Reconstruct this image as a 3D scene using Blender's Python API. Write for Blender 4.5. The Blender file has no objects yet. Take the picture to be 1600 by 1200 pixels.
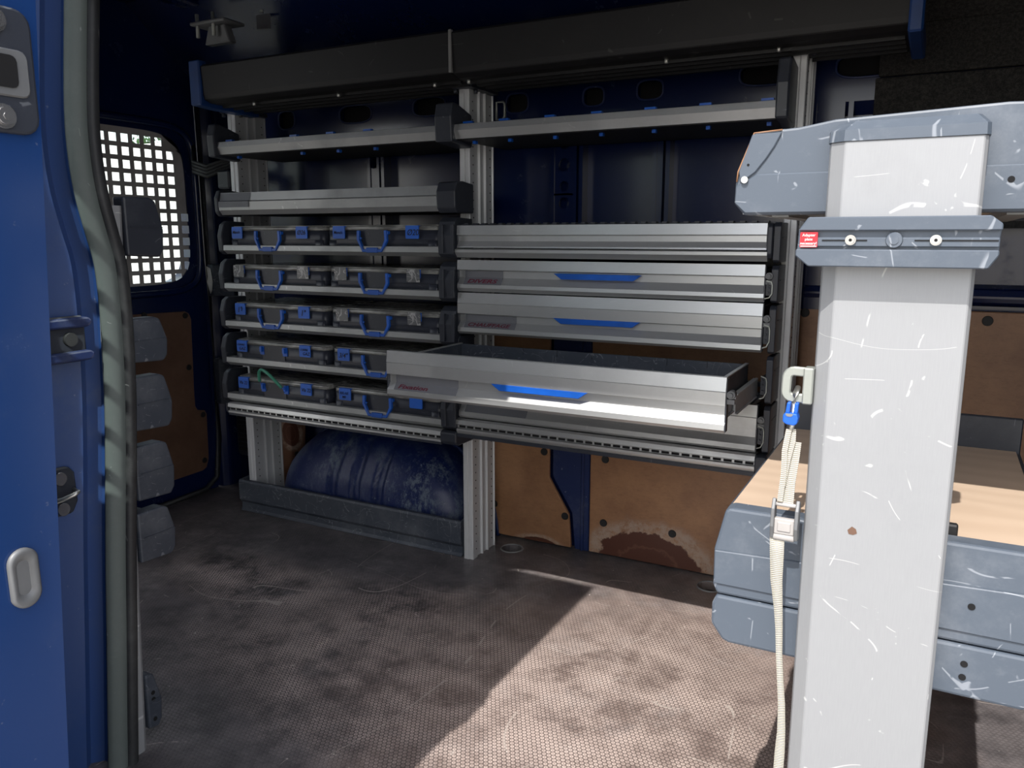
import bpy, bmesh, math, random
from mathutils import Vector, Matrix
random.seed(3)
C = bpy.context.scene.collection
R = math.radians

# ------------------------------------------------------------------ camera, world, sun, exposure
cam_d = bpy.data.cameras.new('camera'); cam = bpy.data.objects.new('camera', cam_d); C.objects.link(cam)
cam.location = (0, 0, 1.0)
cam.rotation_euler = (R(90 - 10.426), 0, R(27.905))
cam_d.sensor_width = 36; cam_d.lens = 1250 / 1600 * 36; cam_d.clip_start = 0.02
bpy.context.scene.camera = cam

SUN_SLOPE = 1.34                                        # rise over run; the sun stands behind the camera, along +Y
world = bpy.data.worlds.new('world'); bpy.context.scene.world = world; world.use_nodes = True
wn = world.node_tree; wn.nodes.clear()
sky = wn.nodes.new('ShaderNodeTexSky'); sky.sky_type = 'NISHITA'; sky.sun_disc = False
sky.sun_elevation = math.atan(SUN_SLOPE); sky.sun_rotation = R(180)
sky.air_density = 1.0; sky.dust_density = 2.5; sky.ozone_density = 1.0
bg = wn.nodes.new('ShaderNodeBackground'); bg.inputs['Strength'].default_value = 0.62
wo = wn.nodes.new('ShaderNodeOutputWorld')
cl = wn.nodes.new('ShaderNodeTexNoise'); cl.inputs['Scale'].default_value = 2.2; cl.inputs['Detail'].default_value = 6
clr = wn.nodes.new('ShaderNodeMapRange'); clr.inputs[1].default_value = .35; clr.inputs[2].default_value = .6; clr.inputs[3].default_value = .35; clr.inputs[4].default_value = .95
wm = wn.nodes.new('ShaderNodeMix'); wm.data_type = 'RGBA'; wm.inputs[7].default_value = (3.0, 2.95, 2.9, 1)     # thin white cloud, added to turn the blue sky light neutral
wn.links.new(cl.outputs[0], clr.inputs[0]); wn.links.new(clr.outputs[0], wm.inputs[0]); wn.links.new(sky.outputs[0], wm.inputs[6])
wn.links.new(wm.outputs[2], bg.inputs[0]); wn.links.new(bg.outputs[0], wo.inputs[0])
sun_d = bpy.data.lights.new('sun', 'SUN'); sun_d.energy = 5.6; sun_d.angle = R(0.53); sun_d.color = (1.0, 0.955, 0.9)
sun = bpy.data.objects.new('sun', sun_d); C.objects.link(sun)
sun.rotation_euler = Vector((0, 1, -SUN_SLOPE)).to_track_quat('-Z', 'Y').to_euler()
sun.location = (0, -3, 5)
vs = bpy.context.scene.view_settings
vs.view_transform = 'Standard'; vs.look = 'None'; vs.gamma = 1; vs.exposure = 0.0; vs.use_curve_mapping = False
bpy.context.scene.cycles.max_bounces = 8

# ------------------------------------------------------------------ materials
def srgb(r, g, b):
    f = lambda c: ((c / 255 + 0.055) / 1.055) ** 2.4 if c > 10 else c / 255 / 12.92
    return (f(r), f(g), f(b), 1)

class NT:
    def __init__(s, name):
        s.m = bpy.data.materials.new(name); s.m.use_nodes = True; s.t = s.m.node_tree
        s.b = s.t.nodes['Principled BSDF']; s._c = None
    def n(s, k, **kw):
        x = s.t.nodes.new(k)
        for a, v in kw.items(): setattr(x, a, v)
        return x
    def l(s, a, b): s.t.links.new(a, b)
    def co(s):
        if not s._c: s._c = s.n('ShaderNodeTexCoord').outputs['Object']
        return s._c
    def mapping(s, scale, loc=(0, 0, 0), rot=(0, 0, 0)):
        m = s.n('ShaderNodeMapping'); m.inputs['Scale'].default_value = scale
        m.inputs['Location'].default_value = loc; m.inputs['Rotation'].default_value = rot
        s.l(s.co(), m.inputs[0]); return m.outputs[0]
    def noise(s, sc, det=4, vec=None, rough=.55, dist=0):
        x = s.n('ShaderNodeTexNoise'); x.inputs['Scale'].default_value = sc; x.inputs['Detail'].default_value = det
        x.inputs['Roughness'].default_value = rough; x.inputs['Distortion'].default_value = dist
        s.l(vec if vec is not None else s.co(), x.inputs[0]); return x.outputs[0]
    def math(s, op, a, b=None, c=None, clamp=False):
        x = s.n('ShaderNodeMath', operation=op); x.use_clamp = clamp
        for i, v in enumerate((a, b, c)):
            if v is None: continue
            if isinstance(v, (int, float)): x.inputs[i].default_value = v
            else: s.l(v, x.inputs[i])
        return x.outputs[0]
    def step(s, v, lo, hi, o0=0, o1=1):
        x = s.n('ShaderNodeMapRange', interpolation_type='SMOOTHSTEP')
        for i, q in enumerate((lo, hi, o0, o1)): x.inputs[i + 1].default_value = q
        s.l(v, x.inputs[0]); return x.outputs[0]
    def mix(s, f, a, b):
        x = s.n('ShaderNodeMix', data_type='RGBA')
        for i, v in ((0, f), (6, a), (7, b)):
            if isinstance(v, (tuple, float, int)): x.inputs[i].default_value = v
            else: s.l(v, x.inputs[i])
        return x.outputs[2]
    def bump(s, h, strength=.2, dist=.002):
        x = s.n('ShaderNodeBump'); x.inputs['Strength'].default_value = strength; x.inputs['Distance'].default_value = dist
        s.l(h, x.inputs['Height']); s.l(x.outputs[0], s.b.inputs['Normal'])
    def set(s, base=None, rough=None, metal=None, coat=None, trans=None, spec=None, ior=None):
        for k, v in (('Base Color', base), ('Roughness', rough), ('Metallic', metal), ('Coat Weight', coat),
                     ('Transmission Weight', trans), ('Specular IOR Level', spec), ('IOR', ior)):
            if v is None: continue
            if isinstance(v, (tuple, float, int)): s.b.inputs[k].default_value = v
            else: s.l(v, s.b.inputs[k])
    def scratches(s, sc, width, density, seed=0.0):
        """thin curved lines: the level lines of a smooth noise, kept only here and there"""
        tot = None
        for i, (st, r) in enumerate((((1, .45, 1), .3), ((1, 1, .35), 1.1), ((.4, 1, 1.2), 2.3))):
            v = s.mapping(st, (seed + i * 3.7, seed * 2 + i, i * 1.9), (r, r * .7, r * 1.3))
            a = s.math('ABSOLUTE', s.math('SUBTRACT', s.noise(sc * (1 + .35 * i), .6, v), .5))
            line = s.step(a, width, width * .3)
            keep = s.step(s.noise(sc * 5, 2, v, .6), .66 - density, .69 - density)
            q = s.math('MULTIPLY', line, keep)
            tot = q if tot is None else s.math('MAXIMUM', tot, q)
        return tot

M = {}
def plain(name, col, rough=.5, metal=0, bump=0, bsc=200, **kw):
    n = NT(name); v = n.noise(9, 5); dk = tuple(c * .72 for c in col[:3]) + (1,)
    n.set(base=n.mix(n.step(v, .35, .65), dk, col), rough=rough, metal=metal, **kw)
    if bump: n.bump(n.noise(bsc, 3), bump, .001)
    M[name] = n.m; return n

def worn_plastic(name, col, dustcol, scr=.10, dust=.45, rough=.48, sc=9):
    n = NT(name)
    d = n.step(n.noise(5, 8, rough=.7), .62 - dust * .35, .85)
    fine = n.step(n.noise(60, 4, rough=.7), .55, .8)
    base = n.mix(n.math('MULTIPLY', d, .55), col, dustcol)
    base = n.mix(n.math('MULTIPLY', fine, .12), base, dustcol)
    s = n.scratches(sc, .006, scr)
    base = n.mix(n.math('MULTIPLY', s, .38), base, tuple(min(1, c * 1.5 + .05) for c in dustcol[:3]) + (1,))
    n.set(base=base, rough=rough); n.bump(n.noise(350, 2), .12, .0006); M[name] = n.m

def alu(name, col, rough=.38, metal=.75, grime=.35, scr=.02, stretch=(1, 30, 30)):
    n = NT(name)
    g = n.step(n.noise(3.2, 8, rough=.68), .45, .78)
    grain = n.noise(40, 2, n.mapping(stretch))
    base = n.mix(n.math('MULTIPLY', g, grime), col, tuple(c * .55 for c in col[:3]) + (1,))
    base = n.mix(n.math('MULTIPLY', n.step(grain, .3, .7), .12), base, tuple(c * .7 for c in col[:3]) + (1,))
    sp = n.step(n.noise(45, 3, rough=.7), .70, .76)
    sc = n.scratches(7, .004, scr)
    wear = n.math('MAXIMUM', n.math('MULTIPLY', sp, .35), n.math('MULTIPLY', sc, .42))
    base = n.mix(wear, base, (.75, .75, .74, 1))
    n.set(base=base, rough=n.step(g, 0, 1, rough, rough + .2), metal=metal)
    M[name] = n.m

def paint(name, col, dust=.25, rough=.22):
    n = NT(name)
    g = n.step(n.noise(6, 8, rough=.75), .5, .85)
    sp = n.step(n.noise(70, 3, rough=.7), .68, .76)
    base = n.mix(n.math('MULTIPLY', g, dust), col, (.16, .18, .22, 1))
    base = n.mix(n.math('MULTIPLY', sp, dust), base, (.35, .36, .38, 1))
    n.set(base=base, rough=n.step(g, 0, 1, rough, .5), coat=.18, metal=0.0)
    n.b.inputs['Coat Roughness'].default_value = .12
    M[name] = n.m

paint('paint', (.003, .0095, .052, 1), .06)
paint('paint_dusty', (.006, .018, .085, 1), .6, .5)
def arch_paint():
    n = NT('arch_paint')
    msk = n.step(n.noise(5, 3, rough=.6), .38, .62)
    st = n.noise(22, 9, n.mapping((1, 1, .55), (0, 0, 0), (0, .5, 0)), .85)
    q = n.math('MULTIPLY', n.step(st, .47, .60), n.step(msk, 0, 1, .25, .85))
    base = n.mix(q, (.005, .014, .075, 1), (.105, .135, .175, 1))
    base = n.mix(n.math('MULTIPLY', n.step(n.noise(48, 8, rough=.8), .60, .68), .6), base, (.26, .31, .33, 1))
    n.set(base=base, rough=n.step(q, 0, 1, .42, .7)); M['arch_paint'] = n.m
arch_paint()
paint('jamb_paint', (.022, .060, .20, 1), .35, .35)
paint('door_paint', (.010, .038, .140, 1), .15)
alu('alu', (.56, .57, .57, 1))
alu('alu_post', (.60, .61, .62, 1), .5, .35, .3, .0, (30, 30, 1))
alu('alu_big', (.31, .318, .33, 1), .55, .25, .18, .10, (20, 20, 1))
alu('alu_dark', (.30, .31, .31, 1), .5, .6)
alu('steel', (.55, .55, .52, 1), .35, .9, .3)
alu('zinc', (.36, .38, .35, 1), .45, .6, .3)
worn_plastic('slate', (.075, .094, .122, 1), (.27, .29, .32, 1), .13, .35)
worn_plastic('slate_dusty', (.034, .042, .058, 1), (.17, .18, .20, 1), .15, .55, .5, 14)
worn_plastic('black_plastic', (.026, .030, .041, 1), (.11, .12, .135, 1), .04, .25, .42)
worn_plastic('case_body', (.024, .028, .042, 1), (.10, .105, .115, 1), .04, .3, .38)
worn_plastic('rubber', (.018, .019, .021, 1), (.13, .135, .13, 1), .02, .5, .55)
worn_plastic('rubber_grey', (.105, .125, .118, 1), (.22, .24, .23, 1), .0, .4, .6)
worn_plastic('shelf_black', (.0045, .0045, .0055, 1), (.020, .019, .018, 1), .04, .3, .6, 5)
plain('blue_plastic', (.008, .105, .52, 1), .38)
plain('blue_dark', (.006, .045, .19, 1), .5)
plain('blue_tape', (.012, .115, .55, 1), .45)
plain('grey_plastic', (.20, .20, .20, 1), .5)
alu('alu_shaded', (.36, .37, .37, 1), .45, .6, .35)  # alu with the shade of the left-hand shelves put into its colour
plain('screw_black', (.012, .012, .013, 1), .6)
plain('red_label', (.75, .02, .035, 1), .4)
plain('white_print', (.9, .88, .88, 1), .5)
plain('ink_red', (.13, .006, .03, 1), .6)
plain('ink_black', (.004, .006, .02, 1), .6)
plain('strap', (.50, .47, .39, 1), .85)
plain('hose_green', (.07, .33, .22, 1), .4)
plain('dark_void', (.003, .003, .004, 1), .9)
plain('clear_bolt', (.6, .6, .6, 1), .25, .9)
plain('white_render', (.80, .78, .76, 1), .8)
plain('shrub', (.05, .12, .03, 1), .8)
plain('torn_paper', (.62, .6, .56, 1), .9)
plain('grille_grey', (.42, .40, .385, 1), .6)
plain('bracket_grey', (.10, .10, .11, 1), .5)
plain('web_grey', (.17, .175, .18, 1), .5, .3)

# grey gaffer tape: fine horizontal weave
n = NT('gaffer'); w = n.n('ShaderNodeTexWave', wave_type='BANDS', bands_direction='X'); w.inputs['Scale'].default_value = 160
n.l(n.co(), w.inputs[0]); n.set(base=n.mix(n.math('MULTIPLY', w.outputs[1], .5), (.105, .11, .125, 1), (.175, .18, .20, 1)), rough=.45)
n.bump(w.outputs[1], .3, .0006); M['gaffer'] = n.m
n = NT('clear_tape'); sc_ = n.scratches(30, .02, .25)
n.set(base=n.mix(sc_, (.13, .135, .14, 1), (.42, .42, .42, 1)), rough=.3); M['clear_tape'] = n.m

# smoky translucent lid
n = NT('lid'); st = n.step(n.noise(12, 3, n.mapping((1, 5, 5))), .4, .65)
n.set(base=n.mix(st, (.13, .13, .125, 1), (.33, .33, .31, 1)), rough=.25, trans=.0); M['lid'] = n.m

# woven strap
n = NT('webbing'); w = n.n('ShaderNodeTexWave', wave_type='BANDS', bands_direction='Z'); w.inputs['Scale'].default_value = 130
w.inputs['Distortion'].default_value = .6; n.l(n.co(), w.inputs[0])
n.set(base=n.mix(n.step(w.outputs[1], .2, .8), (.30, .28, .23, 1), (.55, .52, .45, 1)), rough=.85); n.bump(w.outputs[1], .6, .001); M['webbing'] = n.m

# film-faced plywood, with the water stain of the far panel as an option
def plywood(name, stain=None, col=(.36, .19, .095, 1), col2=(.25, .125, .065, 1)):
    n = NT(name)
    blot = n.noise(7, 9, rough=.72)
    fine = n.noise(55, 4, n.mapping((1, 1, 3)), .7)
    base = n.mix(n.step(blot, .3, .7), col2, col)
    base = n.mix(n.math('MULTIPLY', n.step(fine, .45, .75), .25), base, (.10, .045, .02, 1))
    base = n.mix(n.math('MULTIPLY', n.step(n.noise(28, 5, rough=.8), .68, .75), .35), base, (.42, .33, .25, 1))
    for (cx, cz, rx, rz) in (stain or []):
        sep = n.n('ShaderNodeSeparateXYZ'); n.l(n.co(), sep.inputs[0])
        dx = n.math('DIVIDE', n.math('SUBTRACT', sep.outputs[0], cx), rx)
        dz = n.math('DIVIDE', n.math('SUBTRACT', sep.outputs[2], cz), rz)
        d = n.math('SQRT', n.math('ADD', n.math('MULTIPLY', dx, dx), n.math('MULTIPLY', dz, dz)))
        d = n.math('ADD', d, n.math('MULTIPLY', n.math('SUBTRACT', n.noise(14, 6, rough=.65), .5), .65))
        halo = n.math('MULTIPLY', n.step(d, 1.5, 1.22), n.step(n.noise(40, 5, rough=.8), .3, .6))
        base = n.mix(n.math('MULTIPLY', halo, .65), base, (.42, .34, .28, 1))
        ins = n.step(d, 1.05, 1.0)
        ring = n.step(n.math('ABSOLUTE', n.math('SUBTRACT', d, .62)), .06, .0)
        dark = n.mix(n.math('MULTIPLY', ring, .5), (.085, .030, .018, 1), (.17, .08, .05, 1))
        base = n.mix(ins, base, dark)
    n.set(base=base, rough=.42); M[name] = n.m
plywood('ply')
plywood('ply_stained', [(-.722, -.005, .158, .105)])
plywood('ply_stained_left', [(-1.10, -.01, .07, .03)])
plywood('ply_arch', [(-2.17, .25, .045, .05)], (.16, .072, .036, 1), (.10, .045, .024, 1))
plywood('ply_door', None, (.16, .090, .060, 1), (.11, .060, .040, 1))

# pale birch board with long grain
n = NT('birch'); w = n.n('ShaderNodeTexWave', wave_type='BANDS', bands_direction='Y')
w.inputs['Scale'].default_value = 6; w.inputs['Distortion'].default_value = 9; w.inputs['Detail'].default_value = 3; w.inputs['Detail Scale'].default_value = .8
n.l(n.mapping((.5, 1, 1)), w.inputs[0])
b_ = n.mix(n.math('MULTIPLY', w.outputs[1], .35), (.56, .43, .32, 1), (.43, .31, .22, 1))
b_ = n.mix(n.math('MULTIPLY', n.noise(9, 6, rough=.7), .3), b_, (.30, .24, .19, 1))
n.set(base=b_, rough=.55); M['birch'] = n.m

# felt lining
n = NT('felt'); v = n.noise(140, 5, rough=.8)
n.set(base=n.mix(n.step(v, .35, .75), (.010, .010, .010, 1), (.055, .052, .048, 1)), rough=.95); n.bump(v, .8, .004); M['felt'] = n.m

# anti-slip floor: hexagonal raised dots, worn pale in patches
n = NT('floor_antislip')
a = .0102
def lattice(off):
    v = n.n('ShaderNodeVectorMath', operation='MULTIPLY'); n.l(n.mapping((1, 1, 1), (off * a, off * a * math.sqrt(3), 0), (0, 0, 0)), v.inputs[0]); v.inputs[1].default_value = (1 / a, 1 / (a * math.sqrt(3)), 0)
    f = n.n('ShaderNodeVectorMath', operation='FRACTION'); n.l(v.outputs[0], f.inputs[0])
    s_ = n.n('ShaderNodeVectorMath', operation='SUBTRACT'); n.l(f.outputs[0], s_.inputs[0]); s_.inputs[1].default_value = (.5, .5, 0)
    m_ = n.n('ShaderNodeVectorMath', operation='MULTIPLY'); n.l(s_.outputs[0], m_.inputs[0]); m_.inputs[1].default_value = (1, math.sqrt(3), 0)
    l_ = n.n('ShaderNodeVectorMath', operation='LENGTH'); n.l(m_.outputs[0], l_.inputs[0]); return l_.outputs['Value']
d = n.math('MINIMUM', lattice(0), lattice(.5))
dot = n.step(d, .40, .30)
ring = n.math('MULTIPLY', n.step(d, .40, .33), n.step(d, .12, .24))
sep = n.n('ShaderNodeSeparateXYZ'); n.l(n.co(), sep.inputs[0])
def blob(cx, cy, rx, ry, lo=1.15, hi=.35):
    dx = n.math('DIVIDE', n.math('SUBTRACT', sep.outputs[0], cx), rx); dy = n.math('DIVIDE', n.math('SUBTRACT', sep.outputs[1], cy), ry)
    q = n.math('SQRT', n.math('ADD', n.math('MULTIPLY', dx, dx), n.math('MULTIPLY', dy, dy)))
    q = n.math('ADD', q, n.math('MULTIPLY', n.math('SUBTRACT', big, .5), 1.3))
    return n.step(q, lo, hi)
big = n.noise(3.2, 6, rough=.62); mid = n.noise(11, 7, rough=.72); fine = n.noise(120, 4, rough=.75)
traffic = n.math('MAXIMUM', blob(-1.05, 1.45, .75, .42), n.math('MAXIMUM', blob(-.55, 1.35, .45, .75), blob(-1.65, 1.6, .45, .2)))
wear = n.math('MULTIPLY', n.step(n.math('ADD', n.math('MULTIPLY', big, .5), n.math('MULTIPLY', mid, .5)), .38, .57), traffic)
sunlit_brown = blob(-.50, 1.55, .60, .75, 1.2, .5)  # paler, browner base under the sun patch, brightening it in colour
base = n.mix(n.step(mid, .3, .7), (.058, .054, .057, 1), (.145, .131, .134, 1))
base = n.mix(n.math('MULTIPLY', sunlit_brown, .85), base, n.mix(n.step(mid, .3, .7), (.215, .160, .140, 1), (.31, .240, .208, 1)))
base = n.mix(n.math('MULTIPLY', n.step(n.noise(4.3, 9, rough=.78), .50, .68), .50), base, (.30, .275, .27, 1))
base = n.mix(n.math('MULTIPLY', n.math('MULTIPLY', n.step(d, .30, .44), n.step(n.math('ADD', n.math('MULTIPLY', traffic, .35), n.math('MULTIPLY', big, .8)), .38, .62)), .55), base, (.03, .026, .026, 1))
base = n.mix(n.math('MULTIPLY', n.math('MULTIPLY', ring, wear), n.step(fine, .32, .6, .5, 1.0)), base, (.72, .59, .53, 1))
base = n.mix(n.math('MULTIPLY', wear, .18), base, (.30, .24, .22, 1))
edge = n.step(sep.outputs[1], 1.93, 2.05)                      # pale dust along the far edge
base = n.mix(n.math('MULTIPLY', n.math('MULTIPLY', edge, n.step(n.noise(9, 7, rough=.75), .45, .7)), .30), base, (.30, .28, .26, 1))
sp = n.step(n.noise(42, 3, rough=.8), .70, .73)
base = n.mix(n.math('MULTIPLY', sp, .75), base, (.74, .69, .63, 1))
scr = n.scratches(2.2, .0016, .14, 2.0)
base = n.mix(n.math('MULTIPLY', scr, .6), base, (.45, .40, .36, 1))
scr2 = n.scratches(3.5, .002, .03, 5.0)
base = n.mix(n.math('MULTIPLY', scr2, .5), base, (.45, .40, .36, 1))
n.set(base=base, rough=n.step(wear, 0, 1, .42, .6)); n.bump(dot, .5, .0008); M['floor_antislip'] = n.m

# pavement and glass
n = NT('pavement'); n.set(base=n.mix(n.noise(2, 8, rough=.7), (.26, .24, .225, 1), (.42, .40, .37, 1)), rough=.9); n.bump(n.noise(60, 4), .4, .01); M['pavement'] = n.m
n = NT('glass'); tr = n.n('ShaderNodeBsdfTransparent'); tr.inputs[0].default_value = (.86, .91, .90, 1)
gl = n.n('ShaderNodeBsdfGlossy'); gl.inputs['Roughness'].default_value = .02; lw = n.n('ShaderNodeLayerWeight'); lw.inputs[0].default_value = .3; fr = n.n('ShaderNodeMath', operation='MULTIPLY'); n.l(lw.outputs['Facing'], fr.inputs[0]); fr.inputs[1].default_value = .25
mx = n.n('ShaderNodeMixShader'); n.l(fr.outputs[0], mx.inputs[0]); n.l(tr.outputs[0], mx.inputs[1]); n.l(gl.outputs[0], mx.inputs[2])
n.l(mx.outputs[0], n.t.nodes['Material Output'].inputs[0]); M['glass'] = n.m

# ------------------------------------------------------------------ geometry helpers
class MB:
    def __init__(s): s.v = []; s.f = []; s.sm = []
    def add(s, vs, fs, smooth=False):
        o = len(s.v); s.v += [tuple(p) for p in vs]; s.f += [tuple(i + o for i in f) for f in fs]; s.sm += [smooth] * len(fs); return s
    def box(s, x0, x1, y0, y1, z0, z1):
        v = [(x, y, z) for x in (x0, x1) for y in (y0, y1) for z in (z0, z1)]
        return s.add(v, [(0, 1, 3, 2), (4, 6, 7, 5), (0, 4, 5, 1), (2, 3, 7, 6), (0, 2, 6, 4), (1, 5, 7, 3)])
    def prism(s, poly, axis, a0, a1, smooth=False):
        """poly: 2-D points of the section (the two remaining axes in x,y,z order), extruded along axis"""
        def P(u, w, a): return {'x': (a, u, w), 'y': (u, a, w), 'z': (u, w, a)}[axis]
        k = len(poly); v = [P(u, w, a0) for u, w in poly] + [P(u, w, a1) for u, w in poly]
        s.add(v, [tuple(range(k))[::-1], tuple(range(k, 2 * k))])
        o = len(s.v) - 2 * k
        s.f += [(o + i, o + (i + 1) % k, o + k + (i + 1) % k, o + k + i) for i in range(k)]; s.sm += [smooth] * k
        return s
    def strip(s, poly, axis, a0, a1):
        """open profile extruded: a bent sheet"""
        def P(u, w, a): return {'x': (a, u, w), 'y': (u, a, w), 'z': (u, w, a)}[axis]
        k = len(poly)
        return s.add([P(u, w, a0) for u, w in poly] + [P(u, w, a1) for u, w in poly], [(i, i + 1, k + i + 1, k + i) for i in range(k - 1)])
    def cyl(s, p0, p1, r, seg=12, r1=None):
        p0, p1 = Vector(p0), Vector(p1); r1 = r if r1 is None else r1
        q = (p1 - p0).to_track_quat('Z', 'Y'); v = []
        for p, rr in ((p0, r), (p1, r1)):
            for i in range(seg):
                t = 2 * math.pi * i / seg; v.append(p + q @ Vector((math.cos(t) * rr, math.sin(t) * rr, 0)))
        s.add(v, [tuple(range(seg))[::-1], tuple(range(seg, 2 * seg))]); o = len(s.v) - 2 * seg
        s.f += [(o + i, o + (i + 1) % seg, o + seg + (i + 1) % seg, o + seg + i) for i in range(seg)]; s.sm += [True] * seg
        return s
    def sweep(s, pts, sec, up=(0, 0, 1), closed=False, smooth=True):
        """sec: 2-D section points (side, up) carried along pts"""
        pts = [Vector(p) for p in pts]; up = Vector(up); k = len(sec); N = len(pts); v = []
        for i, p in enumerate(pts):
            a = pts[i - 1] if (i or closed) else p; b = pts[(i + 1) % N] if (i < N - 1 or closed) else p
            t = (b - a).normalized(); side = t.cross(up)
            if side.length < 1e-4: side = t.cross(Vector((1, 0, 0)))
            side.normalize(); u = side.cross(t)
            v += [p + side * q[0] + u * q[1] for q in sec]
        fs = []
        for i in range(N if closed else N - 1):
            j = (i + 1) % N
            fs += [(i * k + a, i * k + (a + 1) % k, j * k + (a + 1) % k, j * k + a) for a in range(k)]
        s.add(v, fs, smooth)
        if not closed: s.add(v[:k], [tuple(range(k))[::-1]]); s.add(v[-k:], [tuple(range(k))])
        return s
    def tube(s, pts, r, seg=8, closed=False, up=(0, 0, 1)):
        return s.sweep(pts, [(math.cos(2 * math.pi * i / seg) * r, math.sin(2 * math.pi * i / seg) * r) for i in range(seg)], up, closed)
    def holed(s, u0, u1, w0, w1, hole, P, depth, seg=24, n=4.0, outer_walls=False):
        """a rectangular cell with a rounded hole (cu, cw, ru, rw); P(u, w, d) maps to space, d is the depth behind the face"""
        cu, cw, ru, rw = hole; outer = []; inner = []
        for i in range(seg):
            t = 2 * math.pi * (i + .5) / seg; c, q = math.cos(t), math.sin(t)
            inner.append((cu + ru * math.copysign(abs(c) ** (2 / n), c), cw + rw * math.copysign(abs(q) ** (2 / n), q)))
            m = max(abs(c), abs(q)); a, b = c / m, q / m
            outer.append(((u1 if a > 0 else u0) if abs(a) > .999 else cu + (u1 - cu if a > 0 else cu - u0) * a,
                          (w1 if b > 0 else w0) if abs(b) > .999 else cw + (w1 - cw if b > 0 else cw - w0) * b))
        # snap the samples nearest the corners onto them
        for corner in ((u0, w0), (u1, w0), (u0, w1), (u1, w1)):
            j = min(range(seg), key=lambda i: (outer[i][0] - corner[0]) ** 2 / max(1e-9, (u1 - u0) ** 2) + (outer[i][1] - corner[1]) ** 2 / max(1e-9, (w1 - w0) ** 2)); outer[j] = corner
        v = [P(u, w, 0) for u, w in outer] + [P(u, w, 0) for u, w in inner] + [P(u, w, depth) for u, w in inner] + [P(u, w, depth) for u, w in outer]
        fs = []
        for i in range(seg):
            j = (i + 1) % seg
            fs += [(i, j, seg + j, seg + i), (seg + i, seg + j, 2 * seg + j, 2 * seg + i), (2 * seg + i, 2 * seg + j, 3 * seg + j, 3 * seg + i)]
            if outer_walls: fs.append((3 * seg + i, 3 * seg + j, j, i))
        return s.add(v, fs)

def org(o):
    v = Vector((0, 0, 0))
    while o is not None: v += Vector(o.location); o = o.parent
    return v

def obj(name, mb, mat, parent=None, bevel=0, loc=None, seg=1, smooth_all=False, world=True):
    """link an MB as one mesh; vertices are given in world space unless world=False (then in the parent's)"""
    me = bpy.data.meshes.new(name); o = bpy.data.objects.new(name, me); C.objects.link(o); o.parent = parent
    base = Vector(loc) if loc is not None else Vector((0, 0, 0))
    if loc is not None and parent is None: o.location = loc
    off = org(parent) + (base if parent is None else Vector((0, 0, 0))) if world else Vector((0, 0, 0))
    me.from_pydata([tuple(Vector(p) - off) for p in mb.v], [], mb.f)
    for p, sm in zip(me.polygons, mb.sm): p.use_smooth = sm or smooth_all
    b = bmesh.new(); b.from_mesh(me); bmesh.ops.remove_doubles(b, verts=b.verts, dist=1e-6)
    bmesh.ops.recalc_face_normals(b, faces=b.faces); b.to_mesh(me); b.free()
    me.materials.append(M[mat])
    if bevel:
        m = o.modifiers.new('bevel', 'BEVEL'); m.width = bevel; m.segments = seg; m.limit_method = 'ANGLE'; m.angle_limit = R(30)
    return o

def thing(name, label, cat, loc=(0, 0, 0), group=None):
    o = bpy.data.objects.new(name, None); C.objects.link(o); o.location = loc; o.empty_display_size = .05
    o['label'] = label; o['category'] = cat
    if group: o['group'] = group
    return o
def tag(o, label, cat, group=None):
    o['label'] = label; o['category'] = cat
    if group: o['group'] = group
    return o
def struct(o): o['kind'] = 'structure'; return o

def text(parent, s, size, mat, origin, xdir, ydir, shear=.15, name='lettering', lift=.0006, xs=1.0, align='LEFT'):
    cu = bpy.data.curves.new('txt', 'FONT'); cu.body = s; cu.size = size; cu.shear = shear; cu.extrude = 0.0002; cu.align_x = align
    cu.offset = size * (.022 if mat == 'ink_red' else .008)
    to = bpy.data.objects.new('txt', cu); C.objects.link(to)
    dg = bpy.context.evaluated_depsgraph_get(); me = bpy.data.meshes.new_from_object(to.evaluated_get(dg))
    bpy.data.objects.remove(to); bpy.data.curves.remove(cu)
    X = Vector(xdir).normalized(); Y = Vector(ydir).normalized(); Z = X.cross(Y); off = org(parent)
    rnd = random.Random(s)
    for v in me.vertices:
        p = Vector(origin) + X * (v.co.x * xs) + Y * v.co.y + Z * (v.co.z + lift); v.co = p - off
    me.name = name; me.materials.clear(); me.materials.append(M[mat])
    o = bpy.data.objects.new(name, me); C.objects.link(o); o.parent = parent; return o

def rrect(u0, u1, w0, w1, r, seg=4):
    out = []
    for cu, cw, a in ((u1 - r, w1 - r, 0), (u0 + r, w1 - r, 90), (u0 + r, w0 + r, 180), (u1 - r, w0 + r, 270)):
        for i in range(seg + 1):
            t = R(a + 90 * i / seg); out.append((cu + r * math.cos(t), cw + r * math.sin(t)))
    return out

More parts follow.
